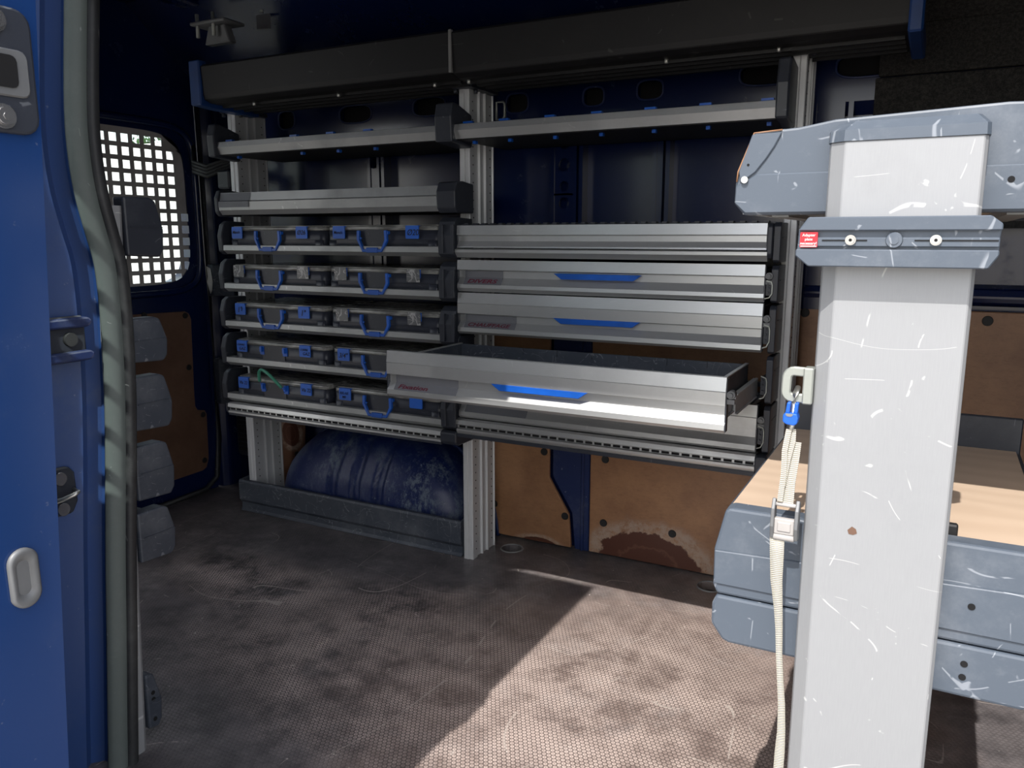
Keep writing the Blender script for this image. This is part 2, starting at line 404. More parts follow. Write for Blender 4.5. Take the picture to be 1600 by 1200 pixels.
# ------------------------------------------------------------------ the setting: outside
struct(obj('ground', MB().box(-14, 10, -10, 14, -.72, -.62), 'pavement'))
o = obj('garden_wall', MB().box(-16, -5.5, 7.0, 7.25, -.62, 2.14), 'white_render')
tag(o, 'pale rendered wall seen beyond the rear door grille', 'wall')
o.rotation_euler.z = 0
for i, (x, y, z, r) in enumerate(((-8.1, 7.9, 2.25, .55), (-9.9, 8.0, 2.1, .40))):
    mb = MB(); rr = random.Random(i)
    for k in range(420):
        th, ph = rr.uniform(0, 6.283), math.acos(rr.uniform(-1, 1)); q = r * rr.uniform(.55, 1.1)
        p = Vector((x + q * math.sin(ph) * math.cos(th), y + q * math.sin(ph) * math.sin(th), z + .8 * q * math.cos(ph)))
        d1 = Vector((rr.uniform(-1, 1), rr.uniform(-1, 1), rr.uniform(-1, 1))).normalized() * .06; d2 = d1.cross(Vector((rr.uniform(-1, 1), 1, .3))).normalized() * .03
        mb.add([p, p + d1 * .5 + d2, p + d1, p + d1 * .5 - d2], [(0, 1, 2, 3)])
    t = thing('shrub', ['green shrub tops just above the pale wall beyond the grille', 'second shrub farther along behind the pale wall'][i], 'shrub', (x, y, -.62))
    f = obj('foliage', mb, 'shrub', t); f['kind'] = 'stuff'
    obj('stem', MB().cyl((x, y, -.62), (x, y, z), .04, 8, .02), 'ply_door', t)

# ------------------------------------------------------------------ floor with its two lashing wells
mb = MB()
FX0, FX1, FY0, FY1 = -2.56, 1.2, .74, 2.32
H = [(-1.156, 2.183, .033), (-.512, 2.195, .033)]
mb.box(FX0, FX1, FY0, 2.12, -.03, 0)
mb.box(FX0, FX1, 2.26, FY1, -.03, 0)
xs = [FX0]
for hx, hy, r in H:
    mb.box(xs[-1], hx - .06, 2.12, 2.26, -.03, 0)
    mb.holed(hx - .06, hx + .06, 2.12, 2.26, (hx, hy, r, r), lambda u, w, d: (u, w, -d), .03, 28, 2)
    xs.append(hx + .06)
mb.box(xs[-1], FX1, 2.12, 2.26, -.03, 0)
floor = struct(obj('floor', mb, 'floor_antislip'))
for hx, hy, r in H:
    prof = [(.0385, .0), (.037, .003), (.034, .003), (.0335, .0)]
    m2 = MB(); seg = 32
    for a, b in zip(prof[:-1], prof[1:]):
        v = [(hx + q[0] * math.cos(2 * math.pi * i / seg), hy + q[0] * math.sin(2 * math.pi * i / seg), q[1]) for q in (a, b) for i in range(seg)]
        m2.add(v, [(i, (i + 1) % seg, seg + (i + 1) % seg, seg + i) for i in range(seg)], True)
    rg = obj('lashing_ring', m2, 'grey_plastic', floor)
    m3 = MB().cyl((hx, hy, -.034), (hx, hy, -.024), .0328, 24)
    obj('well_bottom', m3, 'dark_void', rg)
struct(obj('door_sill', MB().box(-1.32, .3, .60, .735, -.06, -.008), 'rubber', bevel=.006))
struct(obj('underbody', MB().box(-2.56, 1.2, .70, 2.32, -.14, -.035), 'dark_void'))

# ------------------------------------------------------------------ far wall: steel, pillars, upper rail, plywood, wheel arch
WY = 2.30
wall = struct(obj('wall_back', MB().box(-2.6, 1.2, WY, WY + .03, -.03, 1.52), 'paint'))
struct(obj('wall_back_upper', MB().prism([(WY, 1.50), (WY + .03, 1.50), (1.98, 1.80), (1.95, 1.78)], 'x', -2.6, 1.2), 'paint'))
def rail(x0, x1, slots, z0=1.335, z1=1.485, y=2.262):
    mb = MB(); cur = x0
    for cx, cz, rx, rz in slots:
        mb.box(cur, cx - rx - .02, y, y + .006, z0, z1)
        mb.holed(cx - rx - .02, cx + rx + .02, z0, z1, (cx, cz, rx, rz), lambda u, w, d: (u, y + d, w), .012, 28, 3)
        cur = cx + rx + .02
    mb.box(cur, x1, y, y + .006, z0, z1)
    mb.prism([(y, z0), (y + .006, z0), (WY + .002, z0 - .03), (WY - .004, z0 - .03)], 'x', x0, x1)
    mb.prism([(y, z1), (y + .006, z1), (WY + .002, z1 + .02), (WY - .004, z1 + .02)], 'x', x0, x1)
    return mb
obj('cant_rail', rail(-2.5, 1.15, [(-2.11, 1.41, .035, .028), (-1.80, 1.41, .065, .026), (-1.50, 1.413, .06, .026), (-1.18, 1.40, .035, .026), (-.93, 1.40, .03, .024),
    (-.76, 1.405, .035, .024), (-.44, 1.42, .07, .026), (-.20, 1.42, .07, .026), (.2, 1.42, .07, .026), (.6, 1.42, .07, .026)]), 'paint', wall)
def slot_rims(slots, y=2.262):
    for cx, cz, rx, rz in slots:
        pts = []
        for i in range(28):
            t_ = 2 * math.pi * i / 28; c_, s_ = math.cos(t_), math.sin(t_)
            pts.append((cx + (rx + .003) * math.copysign(abs(c_) ** .667, c_), y - .001, cz + (rz + .003) * math.copysign(abs(s_) ** .667, s_)))
        obj('slot_rim', MB().tube(pts, .0028, 6, True, (0, 1, 0)), 'paint_dusty', wall)
        obj('slot_shade', MB().box(cx - rx * .98, cx + rx * .98, y + .020, y + .022, cz - rz * .98, cz + rz * .98), 'dark_void', wall)  # dark sheet standing in for the shade inside the slot
slot_rims([(-2.11, 1.41, .035, .028), (-1.80, 1.41, .065, .026), (-1.50, 1.413, .06, .026), (-1.18, 1.40, .035, .026), (-.93, 1.40, .03, .024), (-.76, 1.405, .035, .024), (-.44, 1.42, .07, .026), (-.20, 1.42, .07, .026)])
def pillar(xc, w=.1, holes=(), flare=False):
    """pressed-steel pillar standing proud of the skin, with a stepped flange and round holes"""
    x0, x1 = xc - w / 2, xc + w / 2; y = 2.262; mb = MB(); z = .81
    for hz, r in sorted(holes):
        mb.box(x0 + .012, x1 - .03, y, y + .005, z, hz - r - .012)
        mb.holed(x0 + .012, x1 - .03, hz - r - .012, hz + r + .012, ((x0 + x1) / 2 - .009, hz, r, r), lambda u, wv, d: (u, y + d, wv), .01, 20, 2)
        z = hz + r + .012
    mb.box(x0 + .012, x1 - .03, y, y + .005, z, 1.335)
    for a, b in ((x0, x0 + .012), (x1 - .03, x1 - .02), (x1 - .012, x1)):
        mb.box(a, b, y - .004, WY, .81, 1.335)
    return mb
obj('body_pillar', pillar(-1.012, .105, [(1.10, .017), (1.15, .015), (1.212, .019), (1.27, .014), (.92, .016)]), 'paint', wall)
obj('body_pillar', pillar(-.72, .05), 'paint', wall)
obj('body_pillar', pillar(-1.72, .07, [(1.25, .022), (.98, .018)]), 'paint', wall)
obj('body_pillar', pillar(-.275, .10, [(1.22, .016), (1.05, .016)]), 'paint', wall)
obj('body_pillar', pillar(.30, .10), 'paint', wall)
obj('waist_rail', MB().prism([(2.262, .84), (2.252, .855), (2.262, .875), (WY, .885), (WY, .83)], 'x', -.36, 1.15), 'paint', wall, bevel=.003)
# the tapered lower pillar between the plywood boards
lp = MB().prism([(-1.056, .81), (-1.056, .235), (-.985, .12), (-.975, .0), (-.926, .0), (-.926, .81)], 'y', 2.274, 2.296)
lp.box(-.953, -.943, 2.266, 2.276, .0, .81)
obj('lower_pillar', lp, 'paint_dusty', wall, bevel=.003)
def board(poly, mat, y0, y1, caps, parent):
    b = obj('plywood_panel', MB().prism(poly, 'y', y0, y1), mat, parent, bevel=.002)
    for (cx, cz) in caps:
        m = MB(); m.cyl((cx, y0 - .0005, cz), (cx, y0 - .004, cz), .0125, 16, .011); m.cyl((cx, y0 - .004, cz), (cx, y0 - .0055, cz), .004, 6)
        obj('screw_cap', m, 'screw_black', b)
    return b
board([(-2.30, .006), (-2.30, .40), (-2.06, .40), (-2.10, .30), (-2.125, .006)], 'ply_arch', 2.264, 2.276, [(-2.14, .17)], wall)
board([(-1.30, .006), (-1.30, .80), (-1.063, .80), (-1.063, .232), (-.992, .117), (-.983, .006)], 'ply_stained_left', 2.264, 2.276,
      [(-1.069 - .012, .316), (-1.266, .111), (-1.005, .11), (-1.26, .60)], wall)
board([(-.920, .006), (-.920, .82), (-.330, .82), (-.330, .006)], 'ply_stained', 2.264, 2.276, [(-.87, .318), (-.872, .11), (-.649, .114), (-.36, .78), (-.60, .60)], wall)
board([(-.326, .006), (-.326, .82), (1.10, .82), (1.10, .006)], 'ply', 2.264, 2.276, [(-.31, .80), (.114, .798), (-.29, .30), (.35, .5)], wall)

# wheel arch: a superellipse hood with three pressed grooves
def arch():
    cx, cz, yb = -1.70, -.02, 2.29; hw, h, d = .425, .375, .225; NU, NV = 120, 44; v = []
    for j in range(NV + 1):
        s_ = j / NV * math.pi / 2                      # 0 at the wall, 90 at the middle of the front face
        rho = math.cos(s_) ** .42; dep = math.sin(s_) ** .55
        for i in range(NU + 1):
            t = math.pi * i / NU
            x = cx + hw * rho * math.copysign(abs(math.cos(t)) ** .82, math.cos(t)); z = cz + h * rho * math.sin(t) ** .86
            y = yb - d * dep
            y += max(0, z - .18) * .25
            # grooves run over the shoulder and down the face
            for g0 in (-.105, -.005, .092):
                gx = x - (cx + g0) - .10 * max(0, z - .14)
                w = .020; e = max(0, min(1, (w - abs(gx)) / .006)) * max(0, min(1, (z - .085) / .008))
                y += .011 * e * min(1, dep * 1.3); z -= .003 * e
            v.append((x, y, max(z, -.01)))
    f = [(j * (NU + 1) + i, j * (NU + 1) + i + 1, (j + 1) * (NU + 1) + i + 1, (j + 1) * (NU + 1) + i) for j in range(NV) for i in range(NU)]
    m = MB(); m.add(v, f, True); return m
ar = obj('wheel_arch', arch(), 'arch_paint', wall)
fl = [( -1.70 + .445 * math.cos(t), 2.272, max(.0, -.02 + .392 * math.sin(t) ** .86)) for t in [math.pi * i / 40 for i in range(41)]]
obj('arch_flange', MB().sweep(fl, [(-.006, -.012), (.006, -.012), (.006, .012), (-.006, .012)], (0, 1, 0)), 'paint_dusty', ar)

# felt lining high on the right
fx0 = -.172
lin = MB()
lin.box(fx0, 1.15, 2.236, 2.256, 1.385, 1.50); lin.box(fx0 - .006, 1.15, 2.240, 2.257, 1.02, 1.382)
lin.prism([(2.236, 1.50), (2.256, 1.50), (2.00, 1.76), (1.985, 1.74)], 'x', fx0 + .03, 1.15)
obj('felt_lining', lin, 'felt', wall, bevel=.004, seg=2)

# ------------------------------------------------------------------ roof
ceil = struct(obj('ceiling', MB().box(-2.6, 1.2, .80, 2.10, 1.78, 1.81), 'paint'))
for x in (-2.25, -1.55, -.80, -.1, .6):
    m = MB().prism([(x - .05, 1.785), (x - .04, 1.745), (x - .015, 1.745), (x - .008, 1.752), (x + .008, 1.752), (x + .015, 1.745), (x + .04, 1.745), (x + .05, 1.785)], 'y', .82, 2.0)
    obj('roof_bow', m, 'paint', ceil)
for x, y, z, w in ((-1.99, 2.05, 1.66, .06), (-1.35, 2.00, 1.68, .07), (-1.62, 1.95, 1.70, .09)):
    m = MB(); m.prism([(x - w / 2, z), (x + w / 2, z - .004), (x + w / 2, z + .08), (x - w / 2, z + .08)], 'y', y - .003, y + .003)
    m.box(x - w / 2, x + w / 2, y - .05, y + .003, z + .078, z + .084)
    b = obj('roof_bracket', m, 'bracket_grey', ceil, bevel=.002)
    obj('bolt', MB().cyl((x + w * .1, y - .004, z + .05), (x + w * .1, y - .016, z + .05), .006, 8), 'zinc', b)
m = MB(); m.prism([(-2.13, 1.60), (-2.02, 1.60), (-2.04, 1.655), (-2.11, 1.655)], 'y', 1.93, 1.96); m.box(-2.16, -2.01, 1.90, 1.99, 1.655, 1.665)
lb = obj('latch_bracket', m, 'web_grey', ceil, bevel=.003)
for x in (-2.14, -2.07): obj('bolt', MB().cyl((x, 1.915, 1.69), (x, 1.915, 1.62), .006, 8), 'zinc', lb)
obj('ceiling_lamp', MB().prism(rrect(-1.60, -1.42, 1.74, 1.78, .015), 'z', 1.765, 1.782), 'bracket_grey', ceil, bevel=.002)

# near side: body side behind the rear rack, header over the door opening, right-hand side beyond the opening
struct(obj('wall_near_rear', MB().box(-2.56, -1.47, .80, .83, -.03, 1.80), 'paint'))
struct(obj('trim_header', MB().prism([(.80, 1.735), (.815, 1.72), (.93, 1.562), (.94, 1.80), (.80, 1.80)], 'x', -1.36, .45), 'paint', bevel=.004))
struct(obj('wall_near_front', MB().box(.42, 1.2, .80, .84, -.03, 1.80), 'paint'))
struct(obj('wall_bulkhead', MB().box(1.2, 1.23, .80, 2.33, -.03, 1.81), 'paint'))
# rounded upper rear corner of the door opening
pts = [(-1.36, 1.57), (-1.36, 1.42), (-1.20, 1.42)] + [(-.86 - .30 * math.cos(R(q)), 1.425 + .12 * math.sin(R(q))) for q in range(0, 91, 9)] + [(-.86, 1.57)]
struct(obj('trim_corner', MB().prism(pts, 'y', .915, .93), 'paint'))

# ------------------------------------------------------------------ rear wall: door with its grille window
RX = -2.52
rear = struct(obj('door_1', MB(), 'paint')) if False else None
mbd = MB(); yw0, yw1, zw0, zw1 = 1.44, 2.150, .826, 1.372
def PX(u, w, d): return (RX - d, u, w)
mbd.holed(1.36, 2.205, .775, 1.42, ((yw0 + yw1) / 2, (zw0 + zw1) / 2, (yw1 - yw0) / 2, (zw1 - zw0) / 2), PX, .05, 64, 6)
mbd.box(RX - .05, RX, 1.36, 2.205, -.02, .775)
mbd.box(RX - .05, RX, 1.36, 2.205, 1.42, 1.80)
door1 = struct(obj('door_1', mbd, 'paint'))
# moulded rim below and around the window
rim = []
cy_, cz_, ry_, rz_ = (yw0 + yw1) / 2, (zw0 + zw1) / 2, (yw1 - yw0) / 2 + .040, (zw1 - zw0) / 2 + .030
for i in range(72):
    t = 2 * math.pi * i / 72; c, s_ = math.cos(t), math.sin(t)
    rim.append((RX + .004, cy_ + ry_ * math.copysign(abs(c) ** (2 / 7), c), cz_ + rz_ * math.copysign(abs(s_) ** (2 / 7), s_)))
obj('window_rim', MB().tube(rim, .014, 8, True, (1, 0, 0)), 'paint', door1)
# grille: sheet steel with square holes
gr = MB(); gx = RX - .006; pit = .0455; hs = .0285
cols = [2.092 - pit * k for k in range(14)][::-1]; rows = [.852 + pit * k for k in range(11)]
rows = [.850 + .0442 * k for k in range(12)]; pz = .0442; col0 = 2.092
def missing(ci, ri):      # ci counted from the right (0 = column by the hinge side), ri from the bottom
    if ci == -1: return not (1 <= ri <= 5)
    if ci == 0: return ri == 11
    return False
cells = [(-1, col0 + pit)] + [(k, col0 - pit * k) for k in range(0, 14)]
outline = [(yw0 + .0, .86), (yw0 + .0, 1.34)]
for ci, cy in cells:
    for ri, rz in enumerate(rows):
        u0, u1, w0, w1 = cy - pit / 2, cy + pit / 2, rz - pz / 2, rz + pz / 2
        if missing(ci, ri):
            if not (ci == -1 and ri in (0, 11)): gr.box(gx - .002, gx, u0, u1, w0, w1)
        else:
            h = hs / 2; P = lambda a, b, d: (gx - d, a, b)
            gr.add([P(u0, w0, 0), P(u1, w0, 0), P(u1, w1, 0), P(u0, w1, 0), P(cy - h, rz - h, 0), P(cy + h, rz - h, 0), P(cy + h, rz + h, 0), P(cy - h, rz + h, 0),
                    P(cy - h, rz - h, .002), P(cy + h, rz - h, .002), P(cy + h, rz + h, .002), P(cy - h, rz + h, .002)],
                   [(0, 1, 5, 4), (1, 2, 6, 5), (2, 3, 7, 6), (3, 0, 4, 7), (4, 5, 9, 8), (5, 6, 10, 9), (6, 7, 11, 10), (7, 4, 8, 11)])
yl = col0 - 13.5 * pit; zt = rows[-1] + pz / 2; zb = rows[0] - pz / 2; yr = col0 + 1.5 * pit
gr.prism([(yl, zt), (yl, 1.386), (2.03, 1.384), (2.075, 1.375), (2.11, 1.352), (2.13, 1.315), (col0 + pit / 2, zt)], 'x', gx - .002, gx)
gr.prism([(col0 + pit / 2, zt), (2.13, 1.315), (yr, 1.29), (yr, zt - pz), (col0 + pit / 2, zt - pz)], 'x', gx - .002, gx)
gr.prism([(yl, zb), (col0 + pit / 2, zb), (2.10, .824), (2.06, .814), (yl, .814)], 'x', gx - .002, gx)
gr.prism([(col0 + pit / 2, zb), (col0 + pit / 2, zb + pz), (yr, zb + pz), (2.152, .862), (2.13, .838), (2.10, .824)], 'x', gx - .002, gx)
gr.prism([(yr, 1.29), (yr + .006, 1.23), (yr + .018, 1.23), (yr + .016, 1.03), (yr + .002, 1.03), (yr, zb + pz)], 'x', gx - .002, gx)
gr.box(gx - .002, gx, yr - .002, yr + .022, .90, .925); gr.box(gx - .002, gx, 1.96, 2.01, .800, .816)
obj('window_grille', gr, 'grille_grey', door1)
obj('window_pane', MB().box(RX - .034, RX - .030, yw0 - .005, yw1 + .005, zw0 - .005, zw1 + .005), 'glass', door1)
# the door's plywood card and its screw caps
pp = [(1.42, .742), (2.100, .722), (2.118, .712), (2.126, .69), (2.116, .42), (2.116, .352), (2.126, .335), (2.160, .327), (2.168, .31), (2.163, .13), (2.150, .097), (2.130, .088), (1.42, .075)]
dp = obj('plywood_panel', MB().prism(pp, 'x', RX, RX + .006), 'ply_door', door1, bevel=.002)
for y, z in ((2.098, .706), (2.098, .507), (2.148, .312), (2.140, .128), (1.92, .722)):
    obj('screw_cap', MB().cyl((RX + .006, y, z), (RX + .010, y, z), .0115, 14, .010), 'screw_black', dp)
# rear pillar beside the door, rounded foot, bellows, hinge covers, air vent
pil = MB().prism([(RX - .05, 2.215), (RX + .01, 2.222), (RX + .03, 2.25), (RX + .035, 2.34), (RX - .05, 2.34)], 'z', -.03, 1.50)
rp = struct(obj('trim_rear_pillar', pil, 'paint', bevel=.008, seg=2))
obj('door_seal', MB().tube([(RX + .012, 2.212, 1.48), (RX + .012, 2.216, .9), (RX + .012, 2.214, .2), (RX + .014, 2.19, .05), (RX + .016, 2.13, .012), (RX + .016, 1.9, .006)], .010, 8), 'rubber', rp)
def hinge_cover(z0, z1, x0, name, lab):
    m = MB().prism([(x0, 2.235), (x0 + .012, 2.195), (x0 + .045, 2.19), (x0 + .058, 2.215), (x0 + .115, 2.225), (x0 + .115, 2.25), (x0, 2.25)], 'z', z0, z1)
    m.cyl((x0 + .085, 2.222, z1 - .03), (x0 + .085, 2.214, z1 - .03), .008, 10)
    return obj(name, m, 'slate_dusty', rp, bevel=.004)
hc = hinge_cover(.352, .530, -2.50, 'hinge_cover', '')
hc2 = hinge_cover(.775, .895, -2.50, 'hinge_cover', '')
m = MB().prism([(-2.470, .785), (-2.462, .795), (-2.455, .83), (-2.462, .88), (-2.482, .888), (-2.478, .85), (-2.484, .83)], 'y', 2.1865, 2.1885)
obj('torn_sticker', m, 'torn_paper', hc2)
m = MB(); vy = 2.262
m.prism(rrect(-2.46, -2.30, .13, .36, .02), 'y', vy, vy + .02)
vent = obj('air_vent', m, 'black_plastic', wall, bevel=.004)
m = MB()
for k in range(11):
    z = .155 + k * .018; m.prism([(vy - .010, z), (vy - .002, z + .012), (vy + .001, z + .012), (vy - .006, z)], 'x', -2.445, -2.315)
obj('vent_slats', m, 'screw_black', vent)['kind'] = 'stuff'
m = MB()
for k in range(4):
    m.tube([(-2.50, 2.18, 1.30 + .010 * k), (-2.46, 2.14, 1.235 + .012 * k), (-2.38, 2.13, 1.215 + .012 * k), (-2.30, 2.17, 1.25 + .010 * k), (-2.28, 2.25, 1.33)], .007, 8)
cb = obj('cable_loom', m, 'rubber', rp)
obj('loom_plug', MB().box(-2.335, -2.275, 2.13, 2.165, 1.17, 1.235), 'black_plastic', cb, bevel=.006)

# ------------------------------------------------------------------ rack uprights of the far rack
def upright(x, label, ztop, w=.032, y0=2.04, d=.145, nm='rack_upright'):
    t = thing(nm, label, 'rack upright', (x, y0 + d / 2, 0), 'aluminium uprights of the long rack')
    m = MB(); x1 = x + w; y1 = y0 + d
    sec = [(x, y0 + .002), (x + .002, y0), (x1 - .016, y0), (x1 - .014, y0 + .003), (x1 - .002, y0 + .003), (x1, y0 + .005)]
    # side with pressed channels
    ribs = [(.030, .0), (.033, -.006), (.060, -.006), (.062, .001), (.066, .001), (.068, -.006), (.094, -.006), (.096, .001), (.101, .001), (.104, -.004), (.140, -.004), (.142, 0)]
    sec += [(x1 + r, y0 + a) for a, r in ribs] + [(x1, y1), (x, y1)]
    m.prism(sec, 'z', 0, ztop)
    obj('profile', m, 'alu_post', t)
    hm = MB()
    for a in (.022, .1405 - .012):
        z = .03
        while z < ztop - .02:
            r = .0022; xx = x1 + (.0006 if a < .03 else -.0034)
            hm.cyl((xx - .001, y0 + a, z), (xx + .0004, y0 + a, z), r, 6); z += .025
    h_ = obj('hole_row', hm, 'dark_void', t); h_['kind'] = 'stuff'
    m = MB().box(x - .012, x1 + .022, y0 - .02, y1 - .01, ztop, ztop + .012)
    for bx, by in ((x - .004, y0 - .01), (x1 + .012, y0 + .02)): m.cyl((bx, by, ztop - .012), (bx, by, ztop), .006, 8)
    obj('head_bracket', m, 'black_plastic', t)
    return t
upright(-2.190, 'ribbed aluminium upright at the left end of the case rack, above the dark tray', 1.412, y0=2.060)
mid = upright(-1.252, 'ribbed aluminium upright standing on the floor between cases and drawers', 1.412)
upright(-.342, 'ribbed aluminium upright at the right end of the drawer unit', 1.425)
m = MB(); m.sweep([(-1.214, 2.193, 1.345), (-1.214, 2.193, 1.395), (-1.190, 2.193, 1.395), (-1.186, 2.193, 1.388), (-1.186, 2.193, 1.352), (-1.192, 2.193, 1.345)], [(-.003, -.004), (.003, -.004), (.003, .004), (-.003, .004)], (0, 1, 0), True)
obj('eyelet', m, 'zinc', mid)

# ------------------------------------------------------------------ roof shelf
t = thing('roof_shelf', 'long black shelf tray under the roof with blue end caps', 'shelf', (-1.1, 2.0, 1.42))
yf = 1.90
def tray_sec(z): return [(yf + .004, z + .004), (yf, z + .018), (yf - .004, z + .105), (yf + .006, z + .112), (yf + .008, z + .02), (yf + .10, z + .012), (2.13, z + .002), (2.13, z - .006), (yf + .03, z - .004)]
for (x0, x1, z) in ((-2.120, -1.192, 1.425), (-1.186, -.096, 1.422)):
    p_ = obj('tray', MB().prism(tray_sec(z), 'x', x0, x1), 'shelf_black', t, bevel=.002)
    m = MB()
    for yy in (1.97, 2.015, 2.06, 2.105): m.box(x0 + .01, x1 - .01, yy, yy + .012, z - .012, z - .001)
    obj('underside_rib', m, 'shelf_black', p_)
obj('joint_strip', MB().box(-1.193, -1.185, yf - .006, yf + .004, 1.428, 1.535), 'grey_plastic', t)
def ucap(x0, x1, z):
    return MB().prism([(yf - .012, z - .012), (yf - .012, z + .124), (yf + .022, z + .124), (yf + .022, z + .03), (yf + .10, z + .022), (2.14, z + .02), (2.14, z - .02), (yf + .06, z - .016)], 'x', x0, x1)
obj('end_cap', ucap(-2.165, -2.118, 1.425), 'blue_dark', t, bevel=.004)
obj('end_cap', ucap(-.098, -.070, 1.418), 'blue_dark', t, bevel=.004)
for x in (-1.96, -1.62, -1.28, -1.17, -.62, -.36): obj('rivet', MB().cyl((x, 1.96, 1.408), (x, 1.96, 1.420), .005, 8), 'steel', t)

# ------------------------------------------------------------------ two clip shelves
def clip_shelf(x0, x1, label, clips, capl, capr, z=1.278, loc=None):
    t = thing('divider_shelf', label, 'shelf', ((x0 + x1) / 2, 2.1, z), None)
    y = 1.94
    sec = [(y + .002, z - .004), (y - .003, z + .008), (y + .001, z + .024), (y + .010, z + .026), (y + .012, z - .010), (y + .006, z - .014)]
    obj('front_rail', MB().prism(sec, 'x', x0, x1), 'alu_shaded' if x0 < -2 else 'alu', t)
    m = MB().box(x0, x1, y + .012, 2.235, z - .016, z - .010); m.box(x0, x1, 2.225, 2.235, z - .016, z + .055)
    obj('tray', m, 'shelf_black', t)
    for cx in clips:
        m = MB(); m.box(cx - .014, cx + .014, y + .013, y + .026, z + .026, z + .032); m.box(cx - .003, cx + .006, y + .012, y + .10, z + .010, z + .030)
        m.box(cx - .006, cx + .004, y + .05, y + .062, z - .024, z + .012)
        obj('divider_clip', m, 'blue_plastic', t)
    if capl:
        m = MB().prism([(y - .012, z - .022), (y - .016, z + .045), (y - .006, z + .082), (y + .02, z + .082), (2.037, z + .060), (2.037, z - .030)], 'x', capl[0], capl[1])
        obj('end_cap', m, 'black_plastic', t, bevel=.005, seg=2)
    if capr:
        m = MB().prism([(y - .006, z - .016), (y - .008, z + .060), (y + .006, z + .115), (y + .03, z + .12), (2.037, z + .11), (2.037, z - .030)], 'x', capr[0], capr[1])
        obj('end_cap', m, 'black_plastic', t, bevel=.004)
    return t
clip_shelf(-2.112, -1.262, 'shallow shelf with blue divider clips above the left-hand cases', [-2.075, -1.80, -1.655, -1.515], (-2.145, -2.112), None)
clip_shelf(-1.206, -.357, 'shallow shelf with blue divider clips above the drawer unit', [-1.172, -1.06, -.925, -.795, -.655, -.52, -.378], (-1.262, -1.206), (-.357, -.328))

# ------------------------------------------------------------------ deep tray on top of the case rack
t = thing('tray_shelf', 'empty deep aluminium-fronted tray on top of the case shelves, taped at its left', 'shelf', (-1.69, 2.1, 1.07))
y = 1.94
obj('front_panel', MB().prism([(y + .010, 1.071), (y - .002, 1.086), (y - .004, 1.112), (y + .002, 1.116), (y + .008, 1.142), (y + .014, 1.142), (y + .014, 1.071)], 'x', -2.122, -1.266), 'alu_shaded', t)
obj('base', MB().box(-2.12, -1.266, y + .014, 2.235, 1.071, 1.078), 'shelf_black', t)
obj('back_panel', MB().box(-2.12, -1.266, 2.228, 2.235, 1.071, 1.135), 'shelf_black', t)
tp = obj('gaffer_tape', MB().strip([(y - .0062, 1.095), (y - .0058, 1.113), (y + .0005, 1.1165), (y + .0068, 1.141)], 'x', -2.120, -1.985), 'gaffer', t)
for a, b in ((-2.140, -2.122), (-1.266, -1.203)):
    m = MB().prism([(y + .008, 1.066), (y - .004, 1.080), (y - .006, 1.125), (y + .006, 1.150), (y + .04, 1.154), (2.037, 1.148), (2.037, 1.066)], 'x', a, b)
    obj('end_cap', m, 'black_plastic', t, bevel=.004, seg=2)

# ------------------------------------------------------------------ five case shelves and ten service cases
RZ = [.974, .849, .723, .598, .472]
names = ['topmost of the five case shelves, right below the deep tray', 'second case shelf from the top', 'middle case shelf of the five',
         'fourth case shelf from the top', 'lowest case shelf, sitting on the slotted base rail']
for k, z in enumerate(RZ):
    t = thing('case_shelf', 'aluminium-edged shelf, ' + names[k], 'shelf', (-1.69, 2.1, z - .03), 'shelves that hold the service cases')
    x0, x1 = -2.100 - .009 * k * .7 - .012, -1.262
    sec = [(y + .006, z), (y - .003, z - .002), (y - .004, z - .018), (y + .012, z - .030), (y + .03, z - .030), (y + .03, z)]
    obj('front_rail', MB().prism(sec, 'x', x0, x1), 'alu_shaded', t)
    obj('base', MB().box(x0, x1, y + .03, 2.235, z - .026, z - .018), 'shelf_black', t)
    for a, b, hh in ((x0 - .022, x0, .078), (x1, x1 + .0525, .080)):
        m = MB()
        m.prism([(y + .010, z - .032), (y - .004, z - .022), (y - .008, z + .030), (y + .004, z + hh - .012), (y + .022, z + hh), (2.037, z + hh - .003), (2.037, z - .032)], 'x', a, b)
        if a > -1.5:
            m.box(a + .016, a + .020, y - .010, y + .02, z - .02, z + hh - .02); m.box(a + .044, b + .001, y - .010, y + .03, z - .02, z + hh - .02)
            m.box(b - .001, b + .0015, y + .02, 2.03, z + .024, z + .027)
        obj('end_cap', m, 'black_plastic', t, bevel=.004, seg=2)

